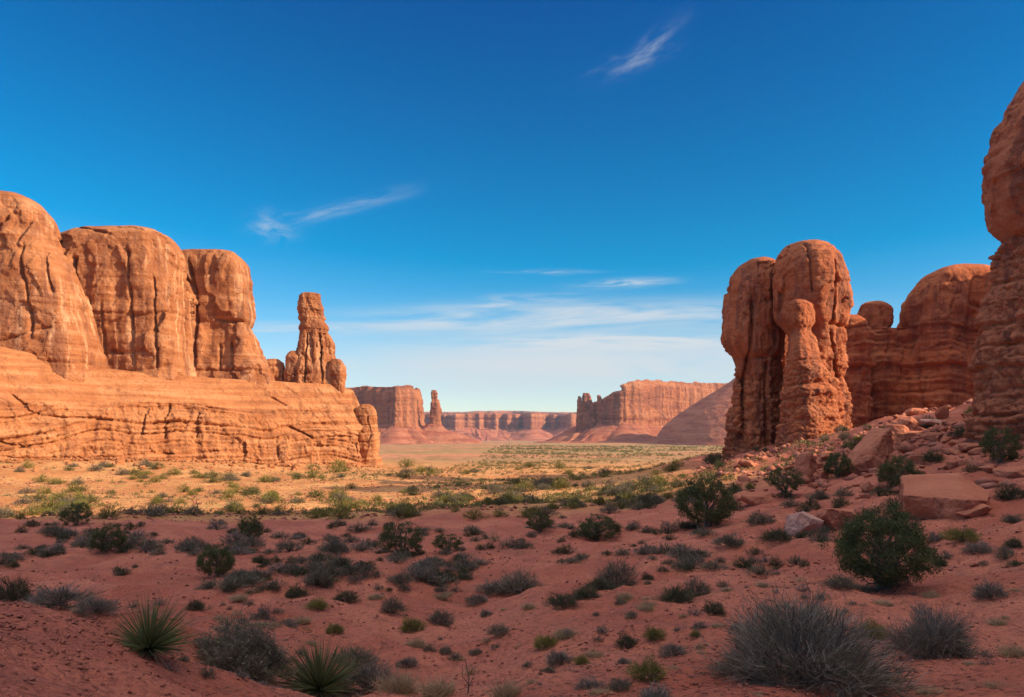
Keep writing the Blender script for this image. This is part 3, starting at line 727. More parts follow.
def mesa_parts(plan, n, z_base, z_foot, z_top, run, seed, flute=9.0, fl=28.0, tsm=14, benches=1.0):
    """plan: ccw outline of the cliff.  z_top may be a function of the outline points."""
    C, arc = resample(plan, n)
    for _ in range(2): C = (C + np.roll(C, 1, 0) * .5 + np.roll(C, -1, 0) * .5) / 2
    T = np.roll(C, -1, 0) - np.roll(C, 1, 0); T /= np.linalg.norm(T, axis=1)[:, None]
    Nn = np.stack([T[:, 1], -T[:, 0]], 1)
    zt = z_top(C) if callable(z_top) else np.full(n, z_top)
    i = np.arange(n); j = (i + 1) % n

    def rings(zs, offs):
        V = []
        for zz, of in zip(zs, offs):
            V.append(np.column_stack([C + Nn * np.reshape(of, (-1, 1)), np.broadcast_to(zz, (n,))]))
        Q = [np.stack([k * n + i, k * n + j, (k + 1) * n + j, (k + 1) * n + i], 1)[:, ::-1] for k in range(len(V) - 1)]
        return np.concatenate(V), np.concatenate(Q)
    # cliff
    m = 42
    zs, of = [], []
    for k in range(m):
        f = k / (m - 1)
        z = zt + (z_foot - 14 - zt) * f
        P = np.column_stack([C, z])
        fl_n = ridged(np.column_stack([C / fl, z * 0.03 / fl]), 3, seed)
        bigr = fbm(np.column_stack([C / (fl * 4), z * 0.05 / fl]), 2, seed + 3)
        lz = z / 13.0 + .3 * fbm(np.column_stack([C / (fl * 3), z * 0]), 2, seed + 6); lk = np.floor(lz).astype(int); lf = ss(.8, 1, lz - lk)
        ledge = _hash(lk, lk * 0, lk * 0, seed + 5) * (1 - lf) + _hash(lk + 1, lk * 0, lk * 0, seed + 5) * lf
        o = -flute * (1 - fl_n) * 2.3 + flute * 1.3 * bigr + 3 * f * flute * .35 + ledge * 4.5 + 1.8 * fbm(P / 7, 3, seed + 8)
        o = o - ss(0.08, 0.0, f) * 5
        zs.append(z); of.append(o)
    top_in = [(zt + 1.2 * fbm(np.column_stack([C / 20, zt * 0]), 2, seed + 11), of[0] - 2), (zt + 1.5 + 1.5 * fbm(np.column_stack([C / 16, zt * 0]), 2, seed + 12), of[0] - 5)]
    V, Q = rings([t[0] for t in top_in[::-1]] + zs, [t[1] for t in top_in[::-1]] + of)
    c = len(V); V = np.vstack([V, [[*C.mean(0), float(np.mean(zt)) + 3]]])
    capf = np.stack([np.full(n, c), j, i, i], 1)[:, ::-1]
    cliff = mesh_np('cliff', V, np.concatenate([Q, capf]))
    # talus
    Cc = C.copy()
    for _ in range(tsm): C = (C + np.roll(C, 1, 0) * .5 + np.roll(C, -1, 0) * .5) / 2
    T = np.roll(C, -1, 0) - np.roll(C, 1, 0); T /= np.linalg.norm(T, axis=1)[:, None]; Nn = np.stack([T[:, 1], -T[:, 0]], 1)
    m = 34; zs, of = [], []
    for k in range(m):
        f = k / (m - 1)
        z = np.full(n, z_foot + 6 + (z_base - 8 - z_foot - 6) * (1 - (1 - f) ** 1.35))
        P = np.column_stack([C, z])
        gul = ridged(np.column_stack([C / (fl * 0.9), np.full(n, f * 0.5)]), 3, seed + 20)
        o = -8 + run * f + f * (1 - 0.3 * f) * run * 0.45 * (gul - 0.55) * 2 + 3 * fbm(P / 9, 3, seed + 21)
        st = 5 * ss(0.35, 0.42, f) * benches
        zs.append(z + 3.0 * fbm(np.column_stack([C / 12, z / 6]), 3, seed + 25) * (1 - f * .5) - st * (f < .6)); of.append(o)
    V, Q = rings(zs, of)
    talus = mesh_np('talus', V, Q)
    return cliff, talus


def build_mesas():
    # left mesa
    root = empty('mesa', (-300, 2080, -36), 'broad flat-topped mesa with its near face in blue shade, beyond the sunlit bench', 'mesa')
    C0 = np.array([-290., 2000.])
    plan = [C0, C0 + np.array([28, 26]), C0 + np.array([46, 72]), C0 + np.array([56, 128]), (-290, 2330), (-600, 2420), (-760, 2300), C0 + np.array([-330, 250]), C0 + np.array([-170, 130]), C0 + np.array([-60, 48])]
    cl, ta = mesa_parts(plan, 620, -36, 17, lambda C: PZ(385.5, 2000) + 3 * fbm(np.column_stack([C / 50, C[:, 0] * 0]), 2, 3) - 10 * ss(-225, -195, C[:, 0]), 135, 201)
    part_world('cliff', cl, M['mesa'], root); part_world('talus', ta, M['talus'], root)
    # spire and the long talus ridge it stands on
    D = 2080
    root = empty('rock_spire', (PX(435, D), D, PZ(430, D)), 'thin dark rock spire standing alone on red talus beside the left mesa', 'rock formation')
    me = remesh(to_mesh([loft_px(D, [(390, 431, 436.5), (392, 430.5, 437.5), (400, 430.5, 438.5), (410, 430, 440), (420, 429, 441.5), (428, 427.5, 443), (438, 426, 446)], 0.8, 2.6),
                         loft_px(D + 6, [(400, 438, 440), (404, 437, 441), (430, 436, 443), (438, 435, 445)], 0.9, 2.6)]), 1.6, 1)
    weather(me, 14, 2.0, (14, 1.0), 1.0, (9, 2.0), 0.6, (0, 0), 2, 211, flute=4)
    part_world('shaft', me, M['mesa'], root)
    sh = loft([(PZ(424, D), PX(434, D), D, 18, 16, 2.2), (PZ(429, D), PX(434, D), D, 34, 30, 2.2), (PZ(437, D), PX(437, D), D - 6, 80, 66, 2.2), (PZ(444, D), PX(440, D), D - 10, 118, 100, 2.2), (-55, PX(440, D), D - 10, 150, 130, 2.2)], 120, 70)
    me = to_mesh([sh]); me = remesh(me, 2.6, 1)
    weather(me, 30, 5.0, (9, 1.2), 1.0, (12, 1.0), 1.5, (0, 0), 3, 215, flute=5)
    part_world('talus', me, M['talus'], root)

    # far plateau, jagged front with bays
    D = 4400
    root = empty('far_plateau', (0, D + 200, -50), 'long low banded plateau closing the valley on the horizon', 'plateau')
    fx = np.arange(-1500, 1501, 7.0); q = np.stack([fx / 210, fx * 0, fx * 0], 1)
    fy = D + 0.10 * (fx - 100) + 150 * np.abs(vnoise(q, 301)) + 60 * np.abs(vnoise(q * 3.1, 302)) + 22 * vnoise(q * 8, 303) + 60 * ss(.1, .3, vnoise(q * 1.7, 304))
    front = list(zip(fx, fy))[::-1]
    plan = [(-1700, 5900), *[(a, b) for a, b in front[::-1]], (1900, 5900)]
    cl, ta = mesa_parts(plan, 2600, -48, 20, lambda C: PZ(413.5, D) + 0.014 * 0 * C[:, 0] + 6 * fbm(np.column_stack([C / 160, C[:, 0] * 0]), 2, 5), 200, 221, 7, 26, 60)
    part_world('cliff', cl, M['mesa'], root); part_world('talus', ta, M['talus'], root)
    root = empty('far_plateau', (1500, 8300, -60), 'hazy plateau rim farthest away, faint behind the gap between the mesas', 'plateau')
    plan = [(-3500, 8200), (-1200, 7800), (0, 7900), (1200, 7700), (3500, 8200), (3500, 9600), (-3500, 9600)]
    cl, ta = mesa_parts(plan, 900, -70, 60, lambda C: PZ(411.5, 7900) + 14 * fbm(np.column_stack([C / 500, C[:, 0] * 0]), 3, 8), 380, 231, 20, 70)
    part_world('cliff', cl, M['mesa'], root); part_world('talus', ta, M['talus'], root)

    # right mesa
    root = empty('mesa', (420, 2330, -38), 'high mesa with sharp shaded buttress and sunlit pale wall, left of the twin towers', 'mesa')
    C0 = np.array([305., 2200.])
    plan = [C0, C0 + np.array([44, 40]), C0 + np.array([90, 120]), C0 + np.array([190, 250]), C0 + np.array([330, 440]), C0 + np.array([470, 640]), (760, 3000), (430, 2960), C0 + np.array([-70, 180]), C0 + np.array([-118, 92]), C0 + np.array([-72, 58]), C0 + np.array([-30, 22])]

    def top(C):
        px = C[:, 0] / C[:, 1] * F + CX
        y = np.interp(px, [560, 588, 596, 601, 605, 609, 613, 618, 622, 627, 634, 650, 690, 730], [404, 403, 402, 398, 396.5, 394, 393, 391, 389, 385, 382, 380.5, 383, 384])
        return (HY - y) / F * np.minimum(C[:, 1] + 20, 2850) - 70 * ss(2400, 2560, C[:, 1]) * (1 - ss(632, 650, px)) + 2.5 * fbm(np.column_stack([C / 22, C[:, 0] * 0]), 2, 13)
    cl, ta = mesa_parts(plan, 760, -38, 20, top, 170, 241, 8, 22)
    part_world('cliff', cl, M['mesa'], root); part_world('talus', ta, M['talus'], root)
    for rows, sd in (([(396, 578, 580), (398, 577, 581.5), (406, 576.5, 583), (436, 575, 586)], 1), ([(393, 583, 589), (396, 582, 591), (404, 581.5, 593), (436, 580, 596)], 2), ([(395, 597, 600.5), (398, 596.5, 602), (406, 596, 604), (436, 594, 608)], 3)):
        me = remesh(to_mesh([loft_px(2262, rows, 0.9, 2.8)]), 1.8, 1)
        weather(me, 14, 2.2, (14, 1.0), 1.0, (9, 2.0), 0.6, (0, 0), 2, 250 + sd, flute=4)
        part_world('spire', me, M['mesa'], root)
    # added ridge whose shaded flank stands in for a shadow on the mesa
    root = empty('shadow_stand_in_ridge', (640, 2020, -40), 'smooth added ridge standing in for a shadow on the mesa, sloping down behind the base of the twin towers', 'hill')
    pk = PX(752, 2020)
    sh = loft([(PZ(371, 2020), pk, 2020, 22, 30, 2.0), (PZ(384, 2020), pk + 8, 2022, 70, 70, 2.0), (PZ(404, 2020), pk + 8, 2025, 152, 130, 2.0), (PZ(430, 2020), pk + 8, 2030, 232, 190, 2.0), (PZ(440, 2020), pk + 8, 2030, 250, 210, 2.0), (-70, pk + 8, 2030, 290, 250, 2.0)], 160, 90)
    me = remesh(to_mesh([sh]), 3.2, 1)
    weather(me, 60, 3.5, (16, 1.6), 1.0, (30, 0.0), 1.0, (0, 0), 5, 261, flute=2)
    part_world('slope', me, M['talus'], root)


build_mesas()

# ------------------------------------------------------------------ boulders and rubble
def hull_mesh(pts, voxel, seed, bev=0.06, rough=0.05, lump=0.08, strata=None):
    bm = bmesh.new()
    for p in pts: bm.verts.new(p)
    r = bmesh.ops.convex_hull(bm, input=bm.verts)
    bmesh.ops.delete(bm, geom=list({v for v in r['geom_interior'] if isinstance(v, bmesh.types.BMVert)}), context='VERTS')
    me = bpy.data.meshes.new('h'); bm.to_mesh(me); bm.free()
    me = remesh(me, voxel, 2)
    S = max(np.ptp(np.array(pts), axis=0))
    weather(me, S * 0.45, lump * S * 0.5, strata or (S * 0.12, 0.010 * S), 0.014 * S, (S * 0.4, 0.0), rough * S * 0.10, (0.15, 0), 0.08 * S, seed, spall=(S * .28, S * .05))
    return me


def rock_pts(seed, sx, sy, sz, n=16, p=3.5):
    rnd = random.Random(seed); out = []
    for _ in range(n):
        v = Vector((rnd.gauss(0, 1), rnd.gauss(0, 1), rnd.gauss(0, 1))).normalized()
        k = (abs(v.x) ** p + abs(v.y) ** p + abs(v.z) ** p) ** (-1 / p)
        k *= rnd.uniform(0.8, 1.0)
        out.append((v.x * k * sx, v.y * k * sy, v.z * k * sz))
    return out


def place_rock(me, px, py, mat, label, sink=0.15, rz=0.0, name='boulder', D=None, group=None):
    p = at(px, py)
    if D: p = Vector((PX(px, D), D, g1(PX(px, D), D)))
    o = link(name, me, mat); o.location = p - Vector((0, 0, sink)); o.rotation_euler.z = rz
    return props(o, label, 'boulder', group)


def build_boulders():
    # flat topped block, tilted towards the viewer
    p = at(948, 516); s = p.y / F
    w = 92 * s
    pts = [(-.52 * w, -.05 * w, .30 * w), (-.50 * w, -.02 * w, .20 * w), (-.05 * w, -.48 * w, .28 * w), (-.08 * w, -.44 * w, .02 * w), (.30 * w, -.30 * w, .25 * w), (.30 * w, -.26 * w, .03 * w), (.50 * w, .05 * w, .34 * w), (.50 * w, .08 * w, -.05 * w),
           (-.30 * w, .48 * w, .50 * w), (.36 * w, .46 * w, .53 * w), (-.3 * w, .5 * w, -.15 * w), (.36 * w, .5 * w, -.15 * w), (-.22 * w, -.05 * w, -.12 * w), (.15 * w, -.12 * w, -.15 * w)]
    place_rock(hull_mesh(pts, w * 0.014, 301, lump=0.035), 948, 512, M['boulder'], 'big flat-topped red block with a square shadowed front edge on the slope', 0.12 * w)
    # leaning slab
    p = at(868, 470); s = p.y / F
    w = 60 * s
    pts = [(-.62 * w, -.2 * w, -.1 * w), (-.5 * w, -.3 * w, .10 * w), (-.35 * w, .25 * w, .16 * w), (.30 * w, -.18 * w, .78 * w), (.20 * w, .2 * w, .80 * w), (.42 * w, -.1 * w, .58 * w), (.40 * w, .25 * w, .55 * w), (.10 * w, -.36 * w, -.1 * w), (.34 * w, .1 * w, -.1 * w), (-.1 * w, -.36 * w, .28 * w), (-.3 * w, .3 * w, -.1 * w)]
    place_rock(hull_mesh(pts, w * 0.016, 302, lump=0.04), 866, 470, M['boulder'], 'tall red slab leaning up to a point beside the base of the twin towers', 0.1 * w)
    # pale two part boulder
    p = at(803, 537); s = p.y / F; w = 42 * s
    place_rock(hull_mesh([(a, b, c + .26 * w) for a, b, c in rock_pts(11, .5 * w, .42 * w, .44 * w, 20, 2.6)], w * 0.02, 303, lump=0.05), 803, 534, M['boulder_pale'], 'pale pinkish boulder with a lumpy rounded face behind the round juniper', 0.1 * w)
    w2 = 50 * s
    place_rock(hull_mesh([(a, b, c + .24 * w) for a, b, c in rock_pts(12, .52 * w2, .36 * w2, .32 * w2, 20, 3.4)], w * 0.02, 304, lump=0.05), 838, 526, M['boulder'], 'dark red boulder wedged against the pale pinkish boulder', 0.1 * w)
    # small slab in front of the block
    p = at(972, 516); s = p.y / F; w = 40 * s
    place_rock(hull_mesh([(a, b, c + .12 * w + .22 * a) for a, b, c in rock_pts(13, .5 * w, .3 * w, .16 * w, 18, 3.5)], w * 0.02, 305, lump=0.05), 972, 516, M['boulder'], 'small tilted slab lying before the big flat-topped block', 0.06 * w)
    lst = [
        (808, 481, 34, 34, 'rounded boulder at the foot of the twin towers, above the dark bush', 21, 'boulder'),
        (893, 445, 30, 24, 'squarish boulder just right of the leaning slab', 22, 'boulder'),
        (908, 434, 24, 18, 'angular dark boulder behind the squarish one by the leaning slab', 23, 'boulder'),
        (942, 420, 14, 18, 'narrow upright boulder on the slope crest below the alcove', 24, 'boulder'),
        (916, 416, 22, 10, 'flat boulder on the slope crest left of the upright one', 25, 'boulder'),
        (757, 504, 44, 14, 'low red boulder left of the pale pinkish boulder, on the sand', 26, 'boulder'),
        (930, 428, 26, 10, 'long pale slab on the crest under the alcove', 27, 'boulder_pale'),
        (1012, 478, 40, 16, 'broad low rock right of the big flat-topped block', 28, 'boulder'),
        (880, 462, 20, 14, 'small block under the overhanging side of the leaning slab', 29, 'boulder'),
        (970, 452, 30, 10, 'low ledge of red rock under the near cliff', 31, 'boulder'),
        (1000, 436, 44, 18, 'wide ledge block directly beneath the near cliff', 32, 'boulder'),
    ]
    for px, py, wpx, hpx, lab, sd, mt in lst:
        p = at(px, py); s = p.y / F; w, h = wpx * s, hpx * s
        me = hull_mesh([(a, b, c + .36 * h) for a, b, c in rock_pts(sd, .5 * w, .45 * w, .6 * h, 18, 3.5)], max(w, h) * 0.022, 310 + sd, lump=0.06)
        place_rock(me, px, py - 1, M[mt], lab, 0.1 * h)
    # loose blocks of the rubble slope, each an object sharing a few shapes
    rnd = random.Random(77)
    shapes = [hull_mesh(rock_pts(400 + k, .5, rnd.uniform(.32, .48), rnd.uniform(.2, .36), 14, 3.4), 0.035, 420 + k, lump=0.06) for k in range(7)]
    oshapes = [hull_mesh(rock_pts(440 + k, .5, rnd.uniform(.32, .48), rnd.uniform(.25, .42), 14, 3.4), 0.04, 450 + k, lump=0.06) for k in range(4)]
    zones = [('loose red block among the rubble below the twin towers', 'blocks below the twin towers', (735, 900), (450, 500), 80, (6, 22)),
             ('loose red block among the rubble beneath the near cliff', 'blocks beneath the near cliff', (900, 1022), (416, 475), 64, (6, 24)),
             ('fallen orange block at the foot of the bedded cliff', 'blocks at the cliff foot', (0, 385), (457, 471), 110, (3, 13)),
             ('small red stone lying on the shaded sand slope', 'stones on the shaded sand', (690, 1020), (505, 585), 40, (4, 11))]
    for lab, grp, xr, yr, n, wr in zones:
        for k in range(n):
            px, py = rnd.uniform(*xr), rnd.uniform(*yr)
            p = at(px, py)
            if (p.y > 112 and yr[0] != 457) or p.y < 10: continue
            mt_ = M['bench'] if yr[0] == 457 else M['boulder']
            w = (wr[0] + (wr[1] - wr[0]) * rnd.random() ** 2) * p.y / F
            o = link('loose_block' if wr[1] > 12 else 'stone', rnd.choice(shapes) if mt_ is M['boulder'] else rnd.choice(oshapes), mt_)
            o.location = p + Vector((0, 0, .08 * w)); o.scale = (w, w, w * rnd.uniform(.7, 1.2)); o.rotation_euler = (rnd.uniform(-.3, .3), rnd.uniform(-.3, .3), rnd.uniform(0, 6.3))
            props(o, lab, 'rock', grp)
    # rubble and gravel nobody could count
    def stones(name, pts, sizes, seed, mat):
        r = np.random.default_rng(seed); n = len(pts)
        base = np.array([[1, 0, 0], [-1, 0, 0], [0, 1, 0], [0, -1, 0], [0, 0, 1], [0, 0, -1.]]) * .5
        fc = np.array([[0, 2, 4], [2, 1, 4], [1, 3, 4], [3, 0, 4], [2, 0, 5], [1, 2, 5], [3, 1, 5], [0, 3, 5]])
        b = base[None] * r.uniform(.55, 1.2, (n, 6, 1)) + r.normal(0, .12, (n, 6, 3))
        th = r.uniform(0, 6.28, n); c, s_ = np.cos(th), np.sin(th)
        x = b[..., 0] * c[:, None] - b[..., 1] * s_[:, None]; y = b[..., 0] * s_[:, None] + b[..., 1] * c[:, None]
        V = np.stack([x, y, b[..., 2] * .7], -1) * sizes[:, None, None] + pts[:, None]
        me = mesh_np(name, V.reshape(-1, 3), (fc[None] + 6 * np.arange(n)[:, None, None]).reshape(-1, 3), False)
        return props(link(name, me, mat), kind='stuff')
    r = np.random.default_rng(5)
    n = 17000
    x = r.uniform(14, 80, n); y = r.uniform(30, 125, n)
    dens = (.15 + .85 * ss(44, 70, y)) * ss(0.0, 14, x - 12 - 0.10 * y) * ss(-.2, .45, fbm(np.stack([x / 7, y / 7, x * 0], 1), 3, 66) + .1)
    k = r.random(n) < dens
    x, y = x[k], y[k]; sz = 0.18 + 1.3 * r.random(len(x)) ** 3.2
    stones('rubble', np.stack([x, y, gz(x, y) + sz * .08], 1), sz, 6, M['rubble'])
    n = 42000
    d = np.exp(r.uniform(math.log(3.0), math.log(60), n)); a = r.uniform(-.68, .68, n)
    x, y = d * a, d
    k = r.random(n) < 0.22 + 0.78 * ss(0.0, .5, fbm(np.stack([x / 2.2, y / 2.2, x * 0], 1), 3, 69))
    x, y = x[k], y[k]; sz = 0.012 + 0.06 * r.random(len(x)) ** 4 * np.clip(y[:] / 10, .8, 2.5)
    n = 14000
    d2 = np.exp(r.uniform(math.log(74), math.log(230), n)); a2 = r.uniform(-.68, .30, n); x2, y2 = d2 * a2, d2
    k2 = (r.random(n) < .25 + .9 * ss(-.1, .5, fbm(np.stack([x2 / 9, y2 / 9, x2 * 0], 1), 3, 71))) & ~((x2 < -20) & (y2 > 176 + .64 * (x2 + 127)))
    x2, y2 = x2[k2], y2[k2]; s2 = .12 + .5 * r.random(len(x2)) ** 3
    stones('scree', np.stack([x2, y2, gz(x2, y2) + s2 * .12], 1), s2, 8, M['rubble'])
    n = 2600
    pxs = r.uniform(-30, 380, n); dd = 200 + 60 * pxs / 378 - 15.5 - np.abs(r.normal(0, 3.2, n)); x3, y3 = (pxs - CX) / F * dd, dd
    k3 = r.random(n) < .15 + .85 * ss(-.2, .5, fbm(np.stack([x3 / 7, y3 / 7, x3 * 0], 1), 2, 77)); x3, y3 = x3[k3], y3[k3]; s3 = .2 + 1.5 * r.random(len(x3)) ** 3
    stones('cliff_debris', np.stack([x3, y3, gz(x3, y3) + s3 * .12], 1), s3, 9, M['bench'])
    stones('gravel', np.stack([x, y, gz(x, y) + sz * .15], 1), sz, 7, M['gravel'])


build_boulders()

# ------------------------------------------------------------------ plants
def strips(base, dirs, length, width, droop, segs=2, taper=0.15, rng=None, name='s'):
    """thin tapered leaves or twigs; arrays of n"""
    n = len(base); rng = rng or np.random.default_rng(0)
    up = rng.normal(0, 1, (n, 3)); side = np.cross(dirs, up); side /= np.linalg.norm(side, axis=1)[:, None] + 1e-9
    V = []
    for k in range(segs + 1):
        f = k / segs
        c = base + dirs * (length * f)[:, None] + np.array([0, 0, -1.]) * (droop * f * f * length)[:, None]
        w = width * (1 - f * (1 - taper)) * (1.0 if k else 0.8)
        V += [c - side * w[:, None] / 2, c + side * w[:, None] / 2]
    V = np.stack(V, 1)
    m = 2 * (segs + 1)
    q = np.array([[2 * k, 2 * k + 1, 2 * k + 3, 2 * k + 2] for k in range(segs)])
    Q = (q[None] + m * np.arange(n)[:, None, None]).reshape(-1, 4)
    return V.reshape(-1, 3), Q


def join(lst):
    V, Q, o = [], [], 0
    for v, q in lst:
        V.append(v); Q.append(q + o); o += len(v)
    return np.concatenate(V), np.concatenate(Q)


def dome_dirs(rng, n, flat=0.0):
    th = rng.uniform(0, 2 * math.pi, n); u = rng.uniform(flat, 1, n)
    r = np.sqrt(1 - u * u)
    return np.stack([r * np.cos(th), r * np.sin(th), u], 1)


def tube(pts, r0, r1, seg=6):
    pts = np.array(pts, float); n = len(pts)
    T = np.gradient(pts, axis=0); T /= np.linalg.norm(T, axis=1)[:, None]
    a = np.cross(T, [0.31, 0.2, 0.93]); a /= np.linalg.norm(a, axis=1)[:, None] + 1e-9; b = np.cross(T, a)
    th = np.linspace(0, 2 * math.pi, seg, endpoint=False)
    rr = np.linspace(r0, r1, n)
    V = pts[:, None] + rr[:, None, None] * (np.cos(th)[None, :, None] * a[:, None] + np.sin(th)[None, :, None] * b[:, None])
    i = np.arange(n - 1)[:, None] * seg; j = np.arange(seg)[None]; j2 = (j + 1) % seg
    return V.reshape(-1, 3), np.stack([i + j, i + j2, i + seg + j2, i + seg + j], -1).reshape(-1, 4)


def twig_shrub(seed, n=2600, h=0.62, tw=0.012, lean=0.0, leafy=0.0, flat=0.05, wild=0.25, fine=1.0):
    """unit wide (diameter 1) shrub: woody stems fanning from the root, fine twigs at the rim. -> foliage, stems"""
    rng = np.random.default_rng(seed)
    ns = 26
    d = dome_dirs(rng, ns, 0.12); stems = []; tips = []
    for k in range(ns):
        rad = np.array([0.5, 0.5, h]) * d[k] * rng.uniform(.55, .9)
        mid = rad * 0.5 + rng.normal(0, .03, 3) + np.array([0, 0, .05])
        stems.append(tube([(0, 0, -.05), mid * .5, mid, rad], 0.016, 0.004, 4)); tips.append(rad)
    dd = dome_dirs(rng, n, flat)
    lump = 0.80 + 0.42 * vnoise(dd * 2.3 + seed, seed) + 0.2 * vnoise(dd * 5.5 + seed, seed + 1) + wild * 0.3 * rng.normal(0, 1, n)
    rr = np.clip(lump, .3, 1.35) * rng.uniform(0.45, 1.0, n) ** 0.5
    base = dd * np.array([.42, .42, h * .8]) * rr[:, None]
    ln = rng.uniform(.08, .20, n) * fine
    dr = dd * np.array([1, 1, 1.0]) + rng.normal(0, .33 + .22 * (n > 3000), (n, 3)) + np.array([lean, 0, .45])
    dr /= np.linalg.norm(dr, axis=1)[:, None]
    V, Q = strips(base, dr, ln, np.full(n, tw) * rng.uniform(.6, 1.3, n), rng.uniform(-.1, .25, n), 2, .25, rng)
    out = [(V, Q)]
    if leafy:
        m = int(n * leafy)
        k = rng.integers(0, n, m); f = rng.uniform(.2, 1, m)
        b = base[k] + dr[k] * (ln[k] * f)[:, None]
        ld = rng.normal(0, 1, (m, 3)) + np.array([0, 0, .6]); ld /= np.linalg.norm(ld, axis=1)[:, None]
        out.append(strips(b, ld, rng.uniform(.02, .045, m), rng.uniform(.006, .013, m), np.zeros(m), 1, .4, rng))
    return join(out), join(stems)


def leaf_shrub(seed, n=700, h=0.7, size=0.05, clumps=16):
    """unit wide low shrub of leaf clumps"""
    rng = np.random.default_rng(seed)
    cd_ = dome_dirs(rng, clumps, 0.0) * np.array([.36, .36, h * .72]) * rng.uniform(.5, 1.0, (clumps, 1))
    k = rng.integers(0, clumps, n)
    b = cd_[k] + rng.normal(0, .085, (n, 3)); b[:, 2] = np.abs(b[:, 2])
    d = rng.normal(0, 1, (n, 3)) + np.array([0, 0, .7]) + b * 1.5; d /= np.linalg.norm(d, axis=1)[:, None]
    leaves = strips(b, d, rng.uniform(.7, 1.5, n) * size, rng.uniform(.45, .8, n) * size, np.zeros(n), 1, .35, rng)
    stems = [tube([(0, 0, -.05), c * .5 + rng.normal(0, .02, 3), c], .014, .004, 4) for c in cd_]
    return leaves, join(stems)


def grass_tuft(seed, n=700, h=0.85, w=0.014):
    rng = np.random.default_rng(seed)
    d = dome_dirs(rng, n, 0.25); d[:, 2] += .5; d /= np.linalg.norm(d, axis=1)[:, None]
    base = np.column_stack([rng.normal(0, .13, (n, 2)), np.zeros(n)])
    return strips(base, d, rng.uniform(.45, 1.0, n) * h * .75, np.full(n, w), rng.uniform(.1, .6, n), 3, .1, rng)


def yucca(seed):
    """unit wide yucca: stiff radiating blades, dry skirt below"""
    rng = np.random.default_rng(seed)
    n = 420
    d = dome_dirs(rng, n, 0.02)
    live = strips(d * .05 + np.array([0, 0, .07]), d, rng.uniform(.36, .52, n), rng.uniform(.012, .020, n), rng.uniform(-.02, .12, n), 3, .05, rng)
    m = 120
    th = rng.uniform(0, 6.28, m)
    e = np.stack([np.cos(th), np.sin(th), rng.uniform(-.12, .12, m)], 1)
    dry = strips(e * .04 + np.array([0, 0, .06]), e, rng.uniform(.25, .42, m), rng.uniform(.010, .017, m), rng.uniform(.05, .3, m), 3, .05, rng)
    return live, dry, tube([(0, 0, -.05), (0, 0, .08)], .06, .05, 10)


def juniper(seed, height=0.92, clumps=230, per=75, leaf=0.022, open_=0.0):
    """unit wide juniper: twisted trunks, limbs, clumped scale foliage"""
    rng = np.random.default_rng(seed)
    cs, limbs, tr = [], [], []
    for k in range(3):
        a = rng.uniform(0, 6.28); off = np.array([math.cos(a), math.sin(a), 0]) * .05
        tr.append(tube([off * .3 + (0, 0, -.06), off + (0, 0, .08), off * 2 + rng.normal(0, .02, 3) + (0, 0, .24), off * 2.6 + rng.normal(0, .03, 3) + (0, 0, height * .6)], .038, .012, 7))
    while len(cs) < clumps:
        d = dome_dirs(rng, 1, -0.98)[0]
        lump = 0.86 + 0.20 * vnoise(d[None] * 2.1 + seed * 3.1, seed)[0] + 0.08 * vnoise(d[None] * 5.3, seed + 1)[0]
        r = lump * rng.uniform(.45, 1.0) ** .45
        if d[2] < 0: d = d * np.array([1.22, 1.22, 1.0])
        c = np.array([0, 0, height * .50]) + d * np.array([.47, .47, height * .47]) * r
        if c[2] < .04 or (open_ and rng.random() < open_ and c[2] > .5): continue
        cs.append(c)
    cs = np.array(cs)
    for c in cs[::6]:
        s0 = np.array([0, 0, min(c[2] * .6, height * .5)])
        limbs.append(tube([s0 * .9, (s0 + c) / 2 + rng.normal(0, .03, 3), c], .012, .003, 4))
    n = clumps * per
    k = np.repeat(np.arange(clumps), per)
    sig = rng.uniform(.020, .042, clumps)[k]
    b = cs[k] + rng.normal(0, 1, (n, 3)) * sig[:, None]
    d = rng.normal(0, .8, (n, 3)) + np.array([0, 0, .7]) + (cs[k] - [0, 0, height * .4]) * 1.2; d /= np.linalg.norm(d, axis=1)[:, None]
    leaves = strips(b, d, rng.uniform(.7, 1.6, n) * leaf, rng.uniform(.3, .6, n) * leaf, np.zeros(n), 1, .4, rng)
    return leaves, join(tr), join(limbs)


def proto(name, parts):
    """a hidden library of mesh data: {part name: (mesh, material)}"""
    out = []
    for pn, (V, Q), mt in parts:
        me = mesh_np(pn, V, Q, True)
        me.materials.append(M[mt]); out.append((pn, me))
    return name, out


def put(pr, loc, w, h=1.0, rz=0.0, label=None, cat='shrub', group=None, tilt=(0, 0)):
    name, parts = pr
    o = bpy.data.objects.new(name, None); COL.objects.link(o); o.empty_display_size = .2
    o.location = loc; o.scale = (w, w, w * h); o.rotation_euler = (tilt[0], tilt[1], rz)
    for pn, me in parts:
        c = bpy.data.objects.new(pn, me); COL.objects.link(c); c.parent = o
    return props(o, label, cat, group)


def put_single(name, me, loc, w, h, rz, label, cat, group):
    o = bpy.data.objects.new(name, me); COL.objects.link(o)
    o.location = loc; o.scale = (w, w, w * h); o.rotation_euler = (0, 0, rz)
    return props(o, label, cat, group)


